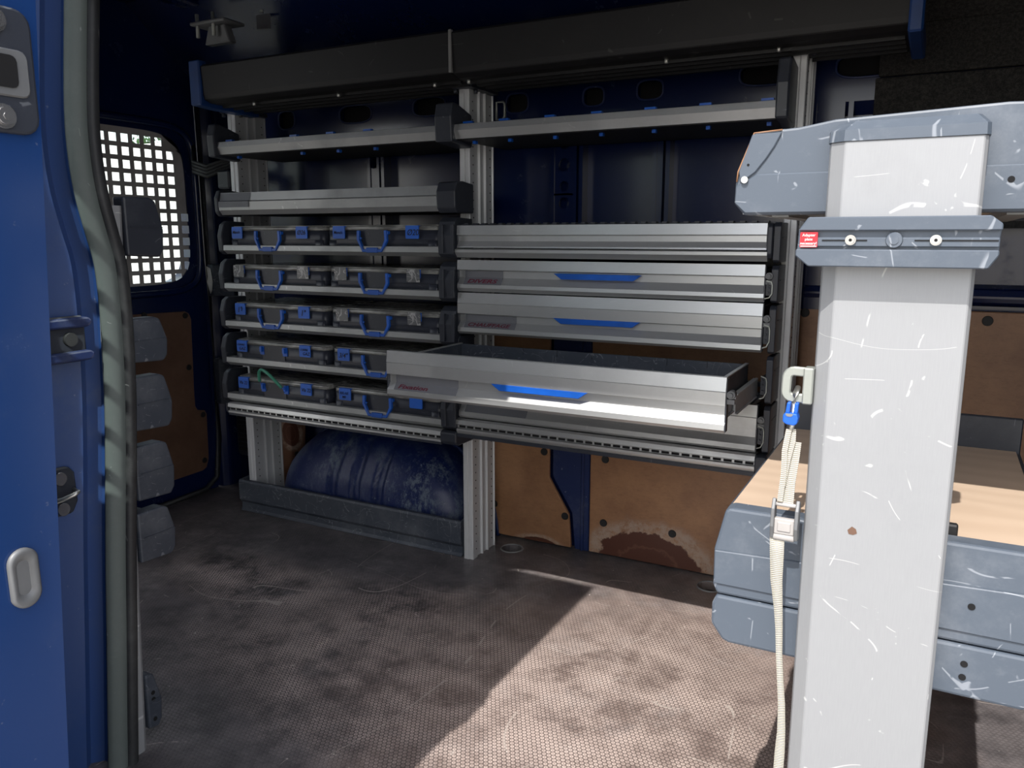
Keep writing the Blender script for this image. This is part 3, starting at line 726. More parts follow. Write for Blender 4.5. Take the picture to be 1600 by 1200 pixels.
def handle_path(cx, y, z): return [(cx - .050, y, z + .066), (cx - .051, y, z + .040), (cx - .034, y, z + .007), (cx + .034, y, z + .007), (cx + .051, y, z + .036), (cx + .050, y, z + .066)]
def case(x0, w, z, label, tapes, handle='blue', lab_mat='blue_tape', hose=False):
    """service case: tub, smoky lid, grip, latches, hand-written tape labels; front face at y = 1.946"""
    yf = 1.948; yb = 2.215; h = .078; x1 = x0 + w
    t = thing('service_case', label, 'case', ((x0 + x1) / 2, (yf + yb) / 2, z), 'clear-lidded service cases on the shelves')
    m = MB().prism(rrect(x0 + .001, x1 - .001, yf, yb, .018, 5), 'z', z + .007, z + .0615, True)
    m.prism(rrect(x0, x1, yf - .001, yb + .001, .019, 5), 'z', z + .033, z + .0350, True)
    for fx in (x0 + .006, x1 - .040):                       # corner feet
        m.prism(rrect(fx, fx + .034, yf - .0020, yf + .03, .008, 3), 'z', z + .0005, z + .033, True)
    obj('tub', m, 'case_body', t)
    m = MB().prism(rrect(x0 + .001, x1 - .001, yf, yb, .018, 5), 'z', z + .0625, z + .0745, True)
    m.prism(rrect(x0 + .005, x1 - .005, yf + .005, yb - .005, .016, 5), 'z', z + .0745, z + h, True)
    obj('lid', m, 'lid', t)
    cx = x0 + w * .445
    hp = MB().prism([(cx - .050, z + .064), (cx + .050, z + .064), (cx + .048, z + .016), (cx + .034, z + .008), (cx - .034, z + .008), (cx - .048, z + .016)], 'y', yf - .003, yf + .002)
    obj('handle_recess', hp, 'black_plastic', t)
    if handle == 'blue':
        m = MB(); m.sweep(handle_path(cx, yf - .011, z - .004), [(-.0045, -.0052), (.0045, -.0052), (.0045, .0052), (-.0045, .0052)], (0, 1, 0), False, False)
        m.box(cx - .020, cx + .020, yf - .018, yf - .006, z - .003, z + .012)
        for s_ in (-1, 1): m.box(cx + s_ * .053 - .004, cx + s_ * .053 + .004, yf - .012, yf + .001, z + .050, z + .060)
        m.prism([(cx - .048, z + .044), (cx - .038, z + .040), (cx - .044, z + .034)], 'y', yf - .014, yf - .008)
        obj('handle', m, 'blue_plastic', t, bevel=.0012)
    else:
        for s_ in (-1, 1):
            m = MB().box(cx + s_ * .050 - .004, cx + s_ * .050 + .004, yf - .012, yf + .001, z + .044, z + .060)
            m.box(cx + s_ * .050 - .009, cx + s_ * .050 + .009, yf - .004, yf + .001, z + .034, z + .062)
            obj('handle_stub', m, 'blue_plastic' if not hose else 'blue_tape', t)
    if hose:
        a, b = (cx - .056, yf - .014, z + .070), (cx + .048, yf - .022, z + .058)
        pts = []
        for i in range(17):
            u = i / 16; p0 = Vector(a); p3 = Vector(b); p1 = p0 + Vector((.0, -.010, .066)); p2 = p3 + Vector((-.050, -.02, .062))
            pts.append(p0 * (1 - u) ** 3 + p1 * 3 * u * (1 - u) ** 2 + p2 * 3 * u * u * (1 - u) + p3 * u ** 3)
        hz = obj('hose_handle', MB().tube(pts, .0052, 10, False, (0, 1, 0)), 'hose_green', t); hz['label'] = 'green hose bent into a carrying handle'
        m = MB(); m.tube([a, (a[0] + .006, yf - .012, z + .058), (a[0] + .018, yf - .010, z + .056), (a[0] + .020, yf - .006, z + .040), (a[0] + .012, yf - .004, z + .036)], .0012, 6, False, (0, 1, 0))
        m.tube([b, (b[0] + .002, yf - .012, z + .050), (b[0] - .006, yf - .006, z + .040)], .0012, 6, False, (0, 1, 0))
        obj('wire_tie', m, 'blue_tape', t)
    for (off, mat, words) in tapes:
        tw = .046; tx = x0 + off
        m = MB().prism(rrect(tx - tw / 2, tx + tw / 2, z + .038, z + .072, .003, 2), 'y', yf - .0065, yf - .0035)
        m.box(tx - tw / 2 + .001, tx + tw / 2 - .001, yf - .0064, yf + .006, z + .0715, z + .0755)
        if mat == 'clear_tape': obj('label_backing', MB().box(tx - tw / 2 + .004, tx + tw / 2 + .0015, yf - .0036, yf - .002, z + .050, z + .0745), 'blue_tape', t)
        tl = obj('tape_label', m, mat, t)
        for (wd, dx, dz, sz, lift) in words:
            text(tl, wd, sz, 'ink_black', (tx - tw / 2 + dx, yf - .0066, z + .038 + dz), (1, 0, 0), (0, 0, 1), .2, xs=.95)
    return t
CX = [(-2.092, .404), (-1.681, .410)]
B, G = 'blue_tape', 'clear_tape'
rowd = [
  [('left case on the top case shelf, two blue labels beside its blue handle', [(.040, B, [('Manch', .004, .016, .013, 0)]), (.318, B, [('Ø26', .005, .012, .020, 0)])], 'blue'),
   ('case with a blue label reading Ø20, right end of the top case shelf', [(.052, B, [('Manch', .004, .014, .013, 0)]), (.322, B, [('Ø20', .005, .010, .024, 0)])], 'blue')],
  [('left case on the second shelf, blue handle between two clear tape labels', [(.040, G, []), (.318, G, [])], 'blue'),
   ('right case on the second shelf, silvery tape labels with blue edges', [(.052, G, []), (.322, G, [])], 'blue')],
  [('case with blue labels marked 1, left on the middle case shelf', [(.040, B, [('1"', .010, .008, .026, 0), ('//', .026, .012, .016, 0)]), (.318, B, [('1"', .010, .008, .026, 0)])], 'blue'),
   ('right case on the middle shelf, worn silvery tape labels', [(.052, G, []), (.322, G, [])], 'blue')],
  [('case with its handle broken off and GAZ labels, left on the fourth shelf', [(.040, B, [('CUIVRE', .004, .020, .010, 0), ('GAZ', .011, .006, .015, 0)]), (.318, B, [('CUIVRE', .004, .020, .010, 0), ('GAZ', .014, .006, .015, 0)])], 'none'),
   ('case labelled 3/4 on the fourth shelf, partly behind the open drawer', [(.052, B, [('3/4"', .005, .009, .022, 0)]), (.322, B, [])], 'blue')],
  [('case with a green hose as its handle, left on the lowest case shelf', [(.040, B, [('Vis 22', .004, .014, .016, 0)]), (.318, B, [('Vis 22', .004, .012, .017, 0)])], 'hose'),
   ('right case on the lowest shelf, below the open drawer corner', [(.052, B, [('RELAIS', .003, .018, .012, 0), ('M8', .012, .006, .012, 0)]), (.322, B, [])], 'blue')]]
for k, row in enumerate(rowd):
    for j, (lab, tapes, hd) in enumerate(row):
        cx0, w = CX[j]
        case(cx0 + (0.004 if j else -.003 * k), w, RZ[k] - .012 + .0005 if False else RZ[k] - .0175, lab, tapes, 'blue' if hd == 'blue' else 'none', hose=(hd == 'hose'))

def slotted_base(parent, x0, x1, z0, z1, capl, capr):
    m = MB(); yy = 1.936
    m.prism([(yy + .010, z1), (yy, z1 - .004), (yy - .002, z1 - .016), (yy + .008, z1 - .020), (yy + .008, z1 - .028), (yy, z1 - .030), (yy, z1 - .036), (yy + .008, z0), (yy + .04, z0), (yy + .04, z1)], 'x', x0, x1)
    r = obj('slotted_rail', m, 'alu', parent)
    m = MB(); x = x0 + .006
    while x < x1 - .02: m.box(x, x + .020, yy + .0065, yy + .009, z1 - .027, z1 - .021); x += .0265
    obj('rail_slot', m, 'dark_void', r)['kind'] = 'stuff'
    obj('rail_shadow_lip', MB().box(x0, x1, yy + .002, yy + .03, z0 - .004, z0 + .006), 'black_plastic', r)
    obj('base', MB().box(x0, x1, yy + .04, 2.235, z0, z0 + .02), 'shelf_black', parent)
    for a, b in (capl, capr):
        if b > a: obj('end_cap', MB().prism([(yy + .012, z0 - .004), (yy - .004, z0 + .008), (yy - .006, z1 - .006), (yy + .004, z1), (2.037, z1), (2.037, z0 - .004)], 'x', a, b), 'black_plastic', parent, bevel=.003)
t = thing('base_rail', 'slotted aluminium base rail under the lowest cases', 'rail', (-1.69, 2.1, .39))
slotted_base(t, -2.138, -1.264, .397, .438, (-2.146, -2.138), (-1.264, -1.209))

# ------------------------------------------------------------------ drawer unit
cab = thing('drawer_unit', 'aluminium-fronted drawer unit, one drawer pulled out, right of the cases', 'drawer unit', (-.78, 2.1, .43))
DX0, DX1 = -1.203, -.360
y = 1.94
def front_sec(z1, z0, y, kind):
    h = z1 - z0; q = lambda f: z1 - h * f
    if kind == 'tall':   # two upper facets, recess, sloping shelf, lip
        pts = [(y + .004, z1), (y, q(.245)), (y + .0015, q(.255)), (y, q(.265)), (y, q(.50)), (y + .014, q(.53)), (y + .014, q(.69)), (y + .001, q(.84)), (y, q(.94)), (y + .008, z0)]
    elif kind == 'low':
        pts = [(y + .003, z1), (y, q(.30)), (y + .014, q(.34)), (y + .014, q(.55)), (y + .001, q(.77)), (y, q(.88)), (y + .008, z0)]
    else:
        pts = [(y + .003, z1), (y, q(.42)), (y + .010, q(.47)), (y + .010, q(.70)), (y + .002, q(.93)), (y + .001, z0)]
    return pts
def drawer(z1, z0, y, kind, handle=True, tape=None, word=None, lab=None, boxd=.255):
    prof = front_sec(z1, z0, y, kind); m = MB()
    m.prism(prof + [(y + .020, z0 + .002), (y + .018, z1)], 'x', DX0, DX1)
    d = obj('drawer', m, 'alu', cab); d['label'] = lab
    # box behind the front
    zb0, zb1 = z0 + .010, z1 - .018; xa, xb = DX0 + .022, DX1 - .022; ya, yb = y + .019, y + .019 + boxd
    m = MB(); m.box(xa, xb, ya, yb, zb0, zb0 + .004); m.box(xa, xa + .006, ya, yb, zb0, zb1); m.box(xb - .006, xb, ya, yb, zb0, zb1); m.box(xa, xb, yb - .006, yb, zb0, zb1)
    for k in range(1, 8): xk = xa + (xb - xa) * k / 8; m.box(xk - .004, xk + .004, yb - .010, yb - .006, zb1 - .016, zb1 + .0)
    obj('drawer_box', m, 'slate_dusty', d)
    for q0 in (xa - .001, xb - .007): obj('box_rim', MB().box(q0, q0 + .008, ya, yb, zb1, zb1 + .003), 'alu', d)
    for q0 in (DX0 - .002, DX1 - .001): obj('front_end_plate', MB().box(q0, q0 + .003, y + .004, y + .02, z0 + .003, z1 - .003), 'black_plastic', d)
    h = z1 - z0
    if handle:
        zt = z1 - h * (.50 if kind == 'tall' else .36); hx0, hx1 = -.902, -.659
        m = MB(); v = []
        m.prism([(hx0, zt), (hx1, zt), (hx1 - .022, zt - .015), (hx0 + .022, zt - .015)], 'y', y - .003, y + .002)
        m.box(hx0 + .006, hx1 - .006, y - .001, y + .012, zt - .003, zt)
        obj('handle', m, 'blue_plastic', d, bevel=.001)['label'] = 'blue plastic pull strip'
    if tape:
        pr = prof[5:9] if kind == 'tall' else prof[2:6]
        pr = [(a - .0007, b + .0006) for a, b in pr][:3]
        tl = obj('tape_label', MB().strip(pr, 'x', DX0 + .020, tape), 'gaffer', d); tl['label'] = 'grey gaffer tape label with red writing'
        if word:
            (ya_, za_), (yb_, zb_) = pr[1], pr[2]; s_ = Vector((0, ya_ - yb_, za_ - zb_)).normalized(); L = math.hypot(ya_ - yb_, za_ - zb_)
            o_ = Vector((DX0 + .030, yb_, zb_)) + s_ * (L * .22)
            text(tl, word, L * .72, 'ink_red', o_, (1, 0, 0), s_, .25, xs=1.75 if len(word) < 9 else 1.5)
    # latch roller and slide end on the right
    if kind == 'top':
        obj('side_cover', MB().prism([(y + .004, z0 - .02), (y - .004, z0 - .01), (y - .004, z1 - .008), (y + .006, z1), (y + .05, z1), (y + .05, z0 - .02)], 'x', DX1 + .002, DX1 + .014), 'black_plastic', d, bevel=.002)
        return d, None
    m = MB(); kz = z1 - h * .30
    m.cyl((DX1 + .010, y + .002, kz), (DX1 + .010, y + .020, kz), .0085, 12); m.cyl((DX1 + .010, y - .003, kz), (DX1 + .010, y + .003, kz), .005, 8); m.box(DX1 + .002, DX1 + .017, y + .006, y + .016, kz - .020, kz - .010)
    obj('latch_roller', m, 'web_grey', d)
    return d, (zb0, zb1, xa, xb, ya, yb)
drawer(1.031, .970, 1.94, 'top', False, lab='narrow top drawer without a handle')
drawer(.936, .848, 1.94, 'low', True, -1.062, 'DIVERS', 'drawer labelled Divers in red')
drawer(.845, .728, 1.94, 'tall', True, -1.020, 'CHAUFFAGE', 'drawer labelled Chauffage in red')
dfix, (zb0, zb1, xa, xb, ya, yb) = drawer(.721, .605, 1.60, 'tall', True, -1.000, 'Fixation', 'pulled-out drawer labelled Fixation in red', .30)
drawer(.600, .482, 1.94, 'tall', False, -.985, None, 'lowest drawer, shaded by the open one')
# telescopic slide of the open drawer
for xs_, sg in ((DX1 - .021, 1), (DX0 + .021, -1)):
    m = MB(); zc = .640
    m.box(xs_, xs_ + .004 * sg, 1.62, 1.82, zc - .018, zc + .018); m.box(xs_, xs_ + .010 * sg, 1.62, 1.82, zc + .014, zc + .018); m.box(xs_, xs_ + .010 * sg, 1.62, 1.82, zc - .018, zc - .014)
    obj('slide_rail', m, 'alu_post', dfix, bevel=.001)
    m = MB(); m.box(xs_ + .006 * sg, xs_ + .012 * sg, 1.74, 1.98, zc - .022, zc + .022); m.box(xs_ + .004 * sg, xs_ + .016 * sg, 1.74, 1.96, zc + .020, zc + .024); m.box(xs_ + .004 * sg, xs_ + .016 * sg, 1.74, 1.96, zc - .024, zc - .020)
    obj('slide_rail', m, 'alu_post', dfix, bevel=.001)
# carcass: sides with recesses, rails
for a, b in ((-1.2085, -1.205), (-.346, -.330)):
    for z0, z1 in ((.940, 1.036), (.846, .937), (.725, .843), (.603, .722), (.480, .600)):
        m = MB().prism([(1.957, z0 + .001), (1.948, z0 + .006), (1.948, z1 - .012), (1.958, z1 - .003), (2.037, z1 - .003), (2.037, z0 + .001)], 'x', a, b)
        if b > -1: m.box(b - .001, b + .0015, 1.97, 2.03, z1 - .040, z1 - .036)
        obj('side_panel', m, 'black_plastic', cab, bevel=.003)
for z0, z1 in ((.848, .936), (.728, .845), (.605, .721), (.482, .600)):   # slide housings at the right of each drawer
    h = z1 - z0; zc = z0 + h * .36; hx = -.350; r = h * .20
    loop = [(hx - .006, 1.946, zc + r * 1.1), (hx + .006, 1.946, zc + r * .9), (hx + .008, 1.946, zc + r * .5), (hx + .008, 1.946, zc - r * .6), (hx + .002, 1.946, zc - r * 1.15), (hx - .008, 1.946, zc - r * 1.3)]
    o_ = obj('slide_housing', MB().sweep(loop, [(-.0012, -.003), (.0012, -.003), (.0012, .003), (-.0012, .003)], (0, 1, 0), False, False), 'zinc', cab)
    m = MB().box(hx - .007, hx + .004, 1.950, 2.20, zc - r * .9, zc + r * .9)
    for dz in (-.5, .1, .6): m.cyl((hx - .002, 1.945, zc + r * dz), (hx - .002, 1.952, zc + r * dz), .003, 6)
    obj('slide_channel', m, 'black_plastic', o_)
m = MB().prism([(1.946, .968), (1.936, .965), (1.936, .957), (1.948, .943), (1.97, .943), (1.97, .968)], 'x', -1.207, -.357)
obj('shelf_rail', m, 'alu', cab)
m = MB().box(-1.205, -.346, 1.97, 2.235, 1.030, 1.035)
for k in range(31): m.box(-1.18 + .027 * k, -1.168 + .027 * k, 1.945, 1.962, 1.033, 1.037)
obj('top_panel', m, 'black_plastic', cab)
obj('shelf_panel', MB().box(-1.205, -.346, 1.97, 2.235, .950, .955), 'black_plastic', cab)
obj('cross_rail', MB().box(-1.205, -.346, 2.20, 2.215, .60, .612), 'black_plastic', cab)
slotted_base(cab, -1.209, -.358, .428, .479, (0, 0), (-.358, -.330))

# ------------------------------------------------------------------ floor tray in front of the wheel arch
t = thing('floor_tray', 'dark blue-grey plastic tray board on the floor before the wheel arch', 'tray', (-1.74, 2.1, 0))
m = MB().prism([(2.040, .040), (2.037, .046), (2.037, .112), (2.041, .120), (2.053, .120), (2.053, .0), (2.058, .0), (2.040, .0), (2.046, .006), (2.046, .036)][:5] + [(2.053, .001), (2.040, .001), (2.048, .010), (2.048, .034)], 'x', -2.222, -1.262)
obj('front_board', m, 'slate_dusty', t, bevel=.0015)
for a, b in ((-2.222, -2.214), (-1.270, -1.262)):
    obj('side_board', MB().prism([(2.053, .001), (2.053, .120), (2.09, .122), (2.23, .125), (2.23, .001)], 'x', a, b), 'slate_dusty', t, bevel=.001)
m = MB()
for z in (.030, .060, .078): m.box(-1.2622, -1.2612, 2.064, 2.070, z, z + .012)
obj('side_slot', m, 'dark_void', t)

# ------------------------------------------------------------------ near-side rear rack (left), seen end-on: upright and six trays
t = thing('rack_upright', 'pale grey end upright just inside the left door seal', 'rack upright', (-1.31, .92, 0))
def lean(z): return .048 * z / 1.05
m = MB()
v = []
for z in (0, 1.055):
    d = lean(z)
    v += [(-1.340, .892 + d, z), (-1.308, .892 + d, z), (-1.308, .919 + d, z), (-1.314, .927 + d, z), (-1.340, .927 + d, z)]
m.add(v, [(0, 1, 2, 3, 4)[::-1], (5, 6, 7, 8, 9), (0, 1, 6, 5), (1, 2, 7, 6), (2, 3, 8, 7), (3, 4, 9, 8), (4, 0, 5, 9)])
obj('profile', m, 'alu_big', t)
levels = [(.962, 1.072, 1.062, 'topmost plastic tray end, in front of the perforated window'), (.764, .850, 1.052, 'second plastic tray end from the top, over the door plywood'),
          (.634, .740, 1.052, 'third plastic tray end, level with the hinge cover'), (.498, .608, 1.045, 'fourth plastic tray end, just below the middle'),
          (.375, .478, 1.036, 'fifth plastic tray end, lowest of the wide ones'), (.030, .150, .972, 'small tray end on the floor behind the pale upright')]
for i, (z0, z1, ye, lab) in enumerate(levels):
    t = thing('rack_tray', 'dark slate ' + lab, 'tray', (-1.7, .95, z0), 'trays of the rear near-side rack')
    h = z1 - z0; y0 = .931 + lean(z1)
    poly = [(y0, z0 + .004), (ye - .012, z0), (ye - .003, z0 + h * .12), (ye, z0 + h * .45), (ye - .004, z0 + h * .62), (ye - .014, z1 - h * .05), (ye - .026, z1), (y0, z1)]
    m = MB().prism(poly, 'x', -1.345, -1.3135)
    obj('end_cap', m, 'slate_dusty' if i else 'black_plastic', t, bevel=.004, seg=2)
    m = MB(); m.box(-1.3140, -1.3120, y0 + .01, ye - .003, z0 + h * .50, z0 + h * .515)
    obj('ridge', m, 'slate_dusty' if i else 'black_plastic', t)
    if i < 5:
        m = MB(); m.box(-2.28, -1.345, y0 + .01, ye - .016, z0 + .006, z0 + .018); m.box(-2.28, -1.345, ye - .028, ye - .016, z0 + .006, z1 - .02)
        obj('tray_body', m, 'slate_dusty', t)
        obj('end_cap', MB().prism(poly, 'x', -2.32, -2.28), 'slate_dusty', t, bevel=.004)
        if i == 0: obj('wooden_divider', MB().box(-2.28, -1.35, ye - .010, ye + .003, z0 + .03, z1 - .03), 'ply', t)
    else:
        m = MB()
        for z in (.05, .093, .107): m.cyl((-1.3140, .952, z), (-1.3125, .952, z), .0045, 8)
        obj('bolt_hole', m, 'dark_void', t)

# ------------------------------------------------------------------ door pillar with its seal, buffer and striker
SEAL = [(.950, 1.56), (.938, 1.42), (.918, 1.236), (.914, 1.151), (.919, 1.077), (.932, 1.01), (.944, .95), (.946, .851), (.941, .73), (.930, .60), (.912, .42), (.897, .246), (.884, .10), (.874, -.02)]
def smooth_path(p, n=4):
    out = []
    for i in range(len(p) - 1):
        p0, p1, p2, p3 = p[max(i - 1, 0)], p[i], p[i + 1], p[min(i + 2, len(p) - 1)]
        for k in range(n):
            u = k / n
            out.append(tuple(.5 * (2 * b + (c - a) * u + (2 * a - 5 * b + 4 * c - d) * u * u + (3 * b - a - 3 * c + d) * u ** 3) for a, b, c, d in zip(p0, p1, p2, p3)))
    return out + [p[-1]]
sp_ = smooth_path(SEAL)
m = MB()
v = []
for (yy, z) in sp_:                                   # pillar: slanted jamb facing the opening and the street, stepped channel next to the seal
    sec = [(.020, .060), (.012, -.002), (-.014, .002), (-.028, -.022), (-.052, -.024), (-.060, -.002), (-.135, .000), (-.165, -.020), (-.20, -.06), (-.10, -.16), (.02, -.10)]
    v += [(-1.318 + (a * .60 if a < 0 else a * .3) + b * .75, yy + a * .80 - b * .45, z) for a, b in [(q[0], (q[1] if q[1] <= 0.01 else .0)) for q in sec]]
k = 11; N = len(sp_)
def slant(mb):
    out = []
    for x, y, z in mb.v:
        t = .905 - y; f = max(0, t) * .58
        out.append((x - f - .004, y + (t * .40 if t > 0 else 0), 1 + (z - 1) * (1.32 + f) / 1.32))
    mb.v = out; return mb
m.add(v, [(i * k + a, i * k + (a + 1) % k, (i + 1) * k + (a + 1) % k, (i + 1) * k + a) for i in range(N - 1) for a in range(k)])
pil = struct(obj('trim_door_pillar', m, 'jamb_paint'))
path = [(-1.300, yy - .002, z) for yy, z in sp_]
sec = [(-.022, -.006), (-.012, .006), (.004, .009), (.012, .004), (.016, .009), (.024, .004), (.026, -.006)]
g = obj('seal_lip', MB().sweep([(-1.306, yy - .016, z) for yy, z in sp_], [(-.018, -.006), (-.016, .002), (-.006, .006), (.008, .007), (.017, .002), (.018, -.006)], (.86, -.5, 0)), 'rubber_grey', pil)
g2 = obj('door_seal', MB().sweep([(-1.298, yy + .008, z) for yy, z in sp_], [(math.cos(a) * .0115, math.sin(a) * .010) for a in [2 * math.pi * i / 10 for i in range(10)]], (1, 0, 0)), 'rubber', pil)
# roller track and buffer
m = MB(); m.box(-1.325, -1.312, .72, .885, .785, .865)
bf = obj('roller_recess', slant(m), 'black_plastic', pil, bevel=.003)
for z in (.788, .846): obj('track_lip', slant(MB().prism([(.72, z), (.72, z + .016), (.885, z + .018), (.895, z + .010), (.885, z - .001)], 'x', -1.312, -1.300)), 'paint_dusty', bf, bevel=.004, seg=2)
obj('track_roller', slant(MB().cyl((-1.312, .852, .826), (-1.304, .852, .826), .012, 14)), 'rubber', bf)
m = MB().prism([(.745, .515), (.745, .608), (.826, .606), (.838, .592), (.840, .540), (.828, .520)], 'x', -1.322, -1.312)
st = obj('striker_plate', slant(m), 'black_plastic', pil, bevel=.003)
for z in (.588, .533): obj('bolt', slant(MB().cyl((-1.312, .806, z), (-1.306, .806, z), .0115, 18)), 'clear_bolt', st)
obj('striker_loop', slant(MB().tube([(-1.312, .775, .556), (-1.292, .777, .556), (-1.288, .792, .557), (-1.288, .815, .560), (-1.294, .828, .561), (-1.312, .832, .562)], .0042, 8)), 'steel', st)

# ------------------------------------------------------------------ sliding door, partly open: we look at its leading edge
def dy(z): return .447 + .066 * (z - .0) * .95       # the door leans in with height (inner face)
EX = -.807
T = thing('sliding_door', 'blue sliding door pushed part open at the left edge, with a latch recess', 'door', (-1.4, .42, -.30))
def slab(x0, x1, z0, z1, th=.11):
    m = MB(); v = []
    for z in (z0, z1):
        yi = dy(z) + .0; v += [(x0, yi - th, z), (x1, yi - th, z), (x1, yi, z), (x0, yi, z)]
    return m.add(v, [(0, 3, 2, 1), (4, 5, 6, 7), (0, 1, 5, 4), (1, 2, 6, 5), (2, 3, 7, 6), (3, 0, 4, 7)])
WZ0, WZ1, WXa, WXb = 1.04, 1.68, -1.75, -1.275
obj('door_shell', MB().holed(-2.05, EX, -.30, 1.965, ((WXa + WXb) / 2, (WZ0 + WZ1) / 2, (WXb - WXa) / 2, (WZ1 - WZ0) / 2),
    lambda u, w, d: (u, dy(w) - d, w), .11, 64, 9, True), 'door_paint', T)
m = MB(); ph, pv, hh = .080, .078, .027; nx = int((WXb - WXa) / ph); nz = int((WZ1 - WZ0) / pv)
for i in range(nx + 1):
    x = WXa + (WXb - WXa) * i / nx; w = ph / 2 - hh
    v = []
    for z in (WZ0, WZ1): yy = dy(z) - .03; v += [(x - w, yy, z), (x + w, yy, z), (x + w, yy + .002, z), (x - w, yy + .002, z)]
    m.add(v, [(0, 1, 5, 4), (1, 2, 6, 5), (2, 3, 7, 6), (3, 0, 4, 7)])
for j in range(nz + 1):
    z = WZ0 + (WZ1 - WZ0) * j / nz; w = pv / 2 - hh; yy = dy(z) - .0305; m.box(WXa, WXb, yy, yy + .003, z - w, z + w)
obj('window_grille', m, 'grille_grey', T)
m = MB(); v = []
for z in (WZ0, WZ1): yy = dy(z) - .07; v += [(WXa, yy, z), (WXb, yy, z), (WXb, yy + .004, z), (WXa, yy + .004, z)]
m.add(v, [(0, 3, 2, 1), (4, 5, 6, 7), (0, 1, 5, 4), (1, 2, 6, 5), (2, 3, 7, 6), (3, 0, 4, 7)])
obj('window_pane', m, 'glass', T)
# guide block on the edge
yc = dy(1.15)
m = MB().prism(rrect(yc - .085, yc - .006, 1.098, 1.215, .016, 4), 'x', EX - .002, EX + .006)
gb = obj('guide_block', m, 'grey_plastic', T, bevel=.003, seg=2); gb.data.materials[0] = M['black_plastic']
m = MB().box(EX + .0062, EX + .0064, yc - .070, yc - .020, 1.132, 1.172); 
obj('guide_pocket', MB().prism(rrect(yc - .072, yc - .014, 1.132, 1.176, .008, 3), 'x', EX + .0055, EX + .0085), 'web_grey', gb, bevel=.002)
obj('pocket_slot', MB().prism(rrect(yc - .060, yc - .026, 1.140, 1.170, .006, 3), 'x', EX + .008, EX + .0095), 'dark_void', gb)
for z in (1.200, 1.113):
    m = MB().cyl((EX + .006, yc - .043, z), (EX + .009, yc - .043, z), .0115, 18); m.cyl((EX + .009, yc - .043, z), (EX + .013, yc - .043, z), .008, 14); m.cyl((EX + .013, yc - .043, z), (EX + .0135, yc - .043, z), .0035, 6)
    obj('bolt', m, 'clear_bolt', gb)
yc = .4605
def ovalr(ry, rz, n=28): return [(yc - .012 + ry * math.cos(2 * math.pi * i / n), .655 + (rz - ry) * (1 if math.sin(2 * math.pi * i / n) > 0 else -1) + ry * math.sin(2 * math.pi * i / n)) for i in range(n)]
m = MB(); a, b, c_ = ovalr(.0155, .032), ovalr(.0125, .029), ovalr(.0085, .022)
def ringf(A, xa, Bq, xb): m.add([(xa, u, w) for u, w in A] + [(xb, u, w) for u, w in Bq], [(i, (i + 1) % 28, 28 + (i + 1) % 28, 28 + i) for i in range(28)], True)
ringf(a, EX + .0005, a, EX + .004); ringf(a, EX + .004, b, EX + .006); ringf(b, EX + .006, c_, EX + .0035); ringf(c_, EX + .0035, ovalr(.006, .018), EX + .001)
lr = obj('latch_recess', m, 'web_grey', T)
obj('latch_pocket', MB().prism(ovalr(.0075, .020), 'x', EX + .0004, EX + .0014), 'web_grey', lr)

# ------------------------------------------------------------------ right-hand rack: near upright, two trays, adapter plate
RG = 'near end of the right-hand rack'
t = thing('rack_upright', 'wide scratched aluminium upright in the right foreground, sunlit', 'rack upright', (-.045, 1.0, 0))
yF = .985
prof = [(-.122, yF + .034), (-.1225, yF + .022), (-.120, yF + .012), (-.104, yF), (.030, yF), (.034, yF + .006), (.034, yF + .034)]
obj('profile', MB().prism(prof, 'z', 0, 1.104), 'alu_big', t, bevel=.001)
m = MB(); v = []
for z, s_, yb in ((1.104, .0015, 0), (1.116, .001, 0), (1.126, -.008, .010)):
    v += [(x + (s_ if x > 0 else -s_), q + (yb if q < yF + .03 else 0) - (s_ if q < yF + .02 and s_ > 0 else 0), z) for x, q in prof]
k = len(prof)
m.add(v, [tuple(range(k))[::-1], tuple(range(2 * k, 3 * k))] + [(r * k + i, r * k + (i + 1) % k, (r + 1) * k + (i + 1) % k, (r + 1) * k + i) for r in range(2) for i in range(k)])
obj('top_cap', m, 'slate', t)
m = MB().prism([(-.0705, .6575), (-.066, .6625), (-.0615, .660), (-.060, .655), (-.064, .6525), (-.069, .653)], 'y', yF - .0006, yF + .0002)
rs = obj('chipped_dent', m, 'ply_door', t)
# eye bracket on its left flank
m = MB(); zc = .825
lp_ = [(-.124, yF + .012, zc + .016), (-.1435, yF + .012, zc + .0165)] + [(-.1435 - .008 * math.sin(R(q)), yF + .012, zc + .0085 + .008 * math.cos(R(q))) for q in (22, 45, 67, 90)] + [(-.1520 - .0 , yF + .012, zc - .008)] + [(-.1440 - .008 * math.cos(R(q)), yF + .012, zc - .008 - .008 * math.sin(R(q))) for q in (22, 45, 67, 90)] + [(-.124, yF + .012, zc - .016)]
m.sweep(lp_, [(-.0055, -.004), (.0055, -.004), (.0055, .004), (-.0055, .004)], (0, 1, 0), False, False)
m.box(-.1325, -.121, yF + .004, yF + .024, zc - .022, zc + .022)
eb = obj('lashing_eye', m, 'zinc', t, bevel=.0015)
# clear, far upright of that rack
t2 = thing('rack_upright', 'far aluminium upright of the right-hand rack, hidden behind its trays', 'rack upright', (-.045, 1.57, 0)) if False else None

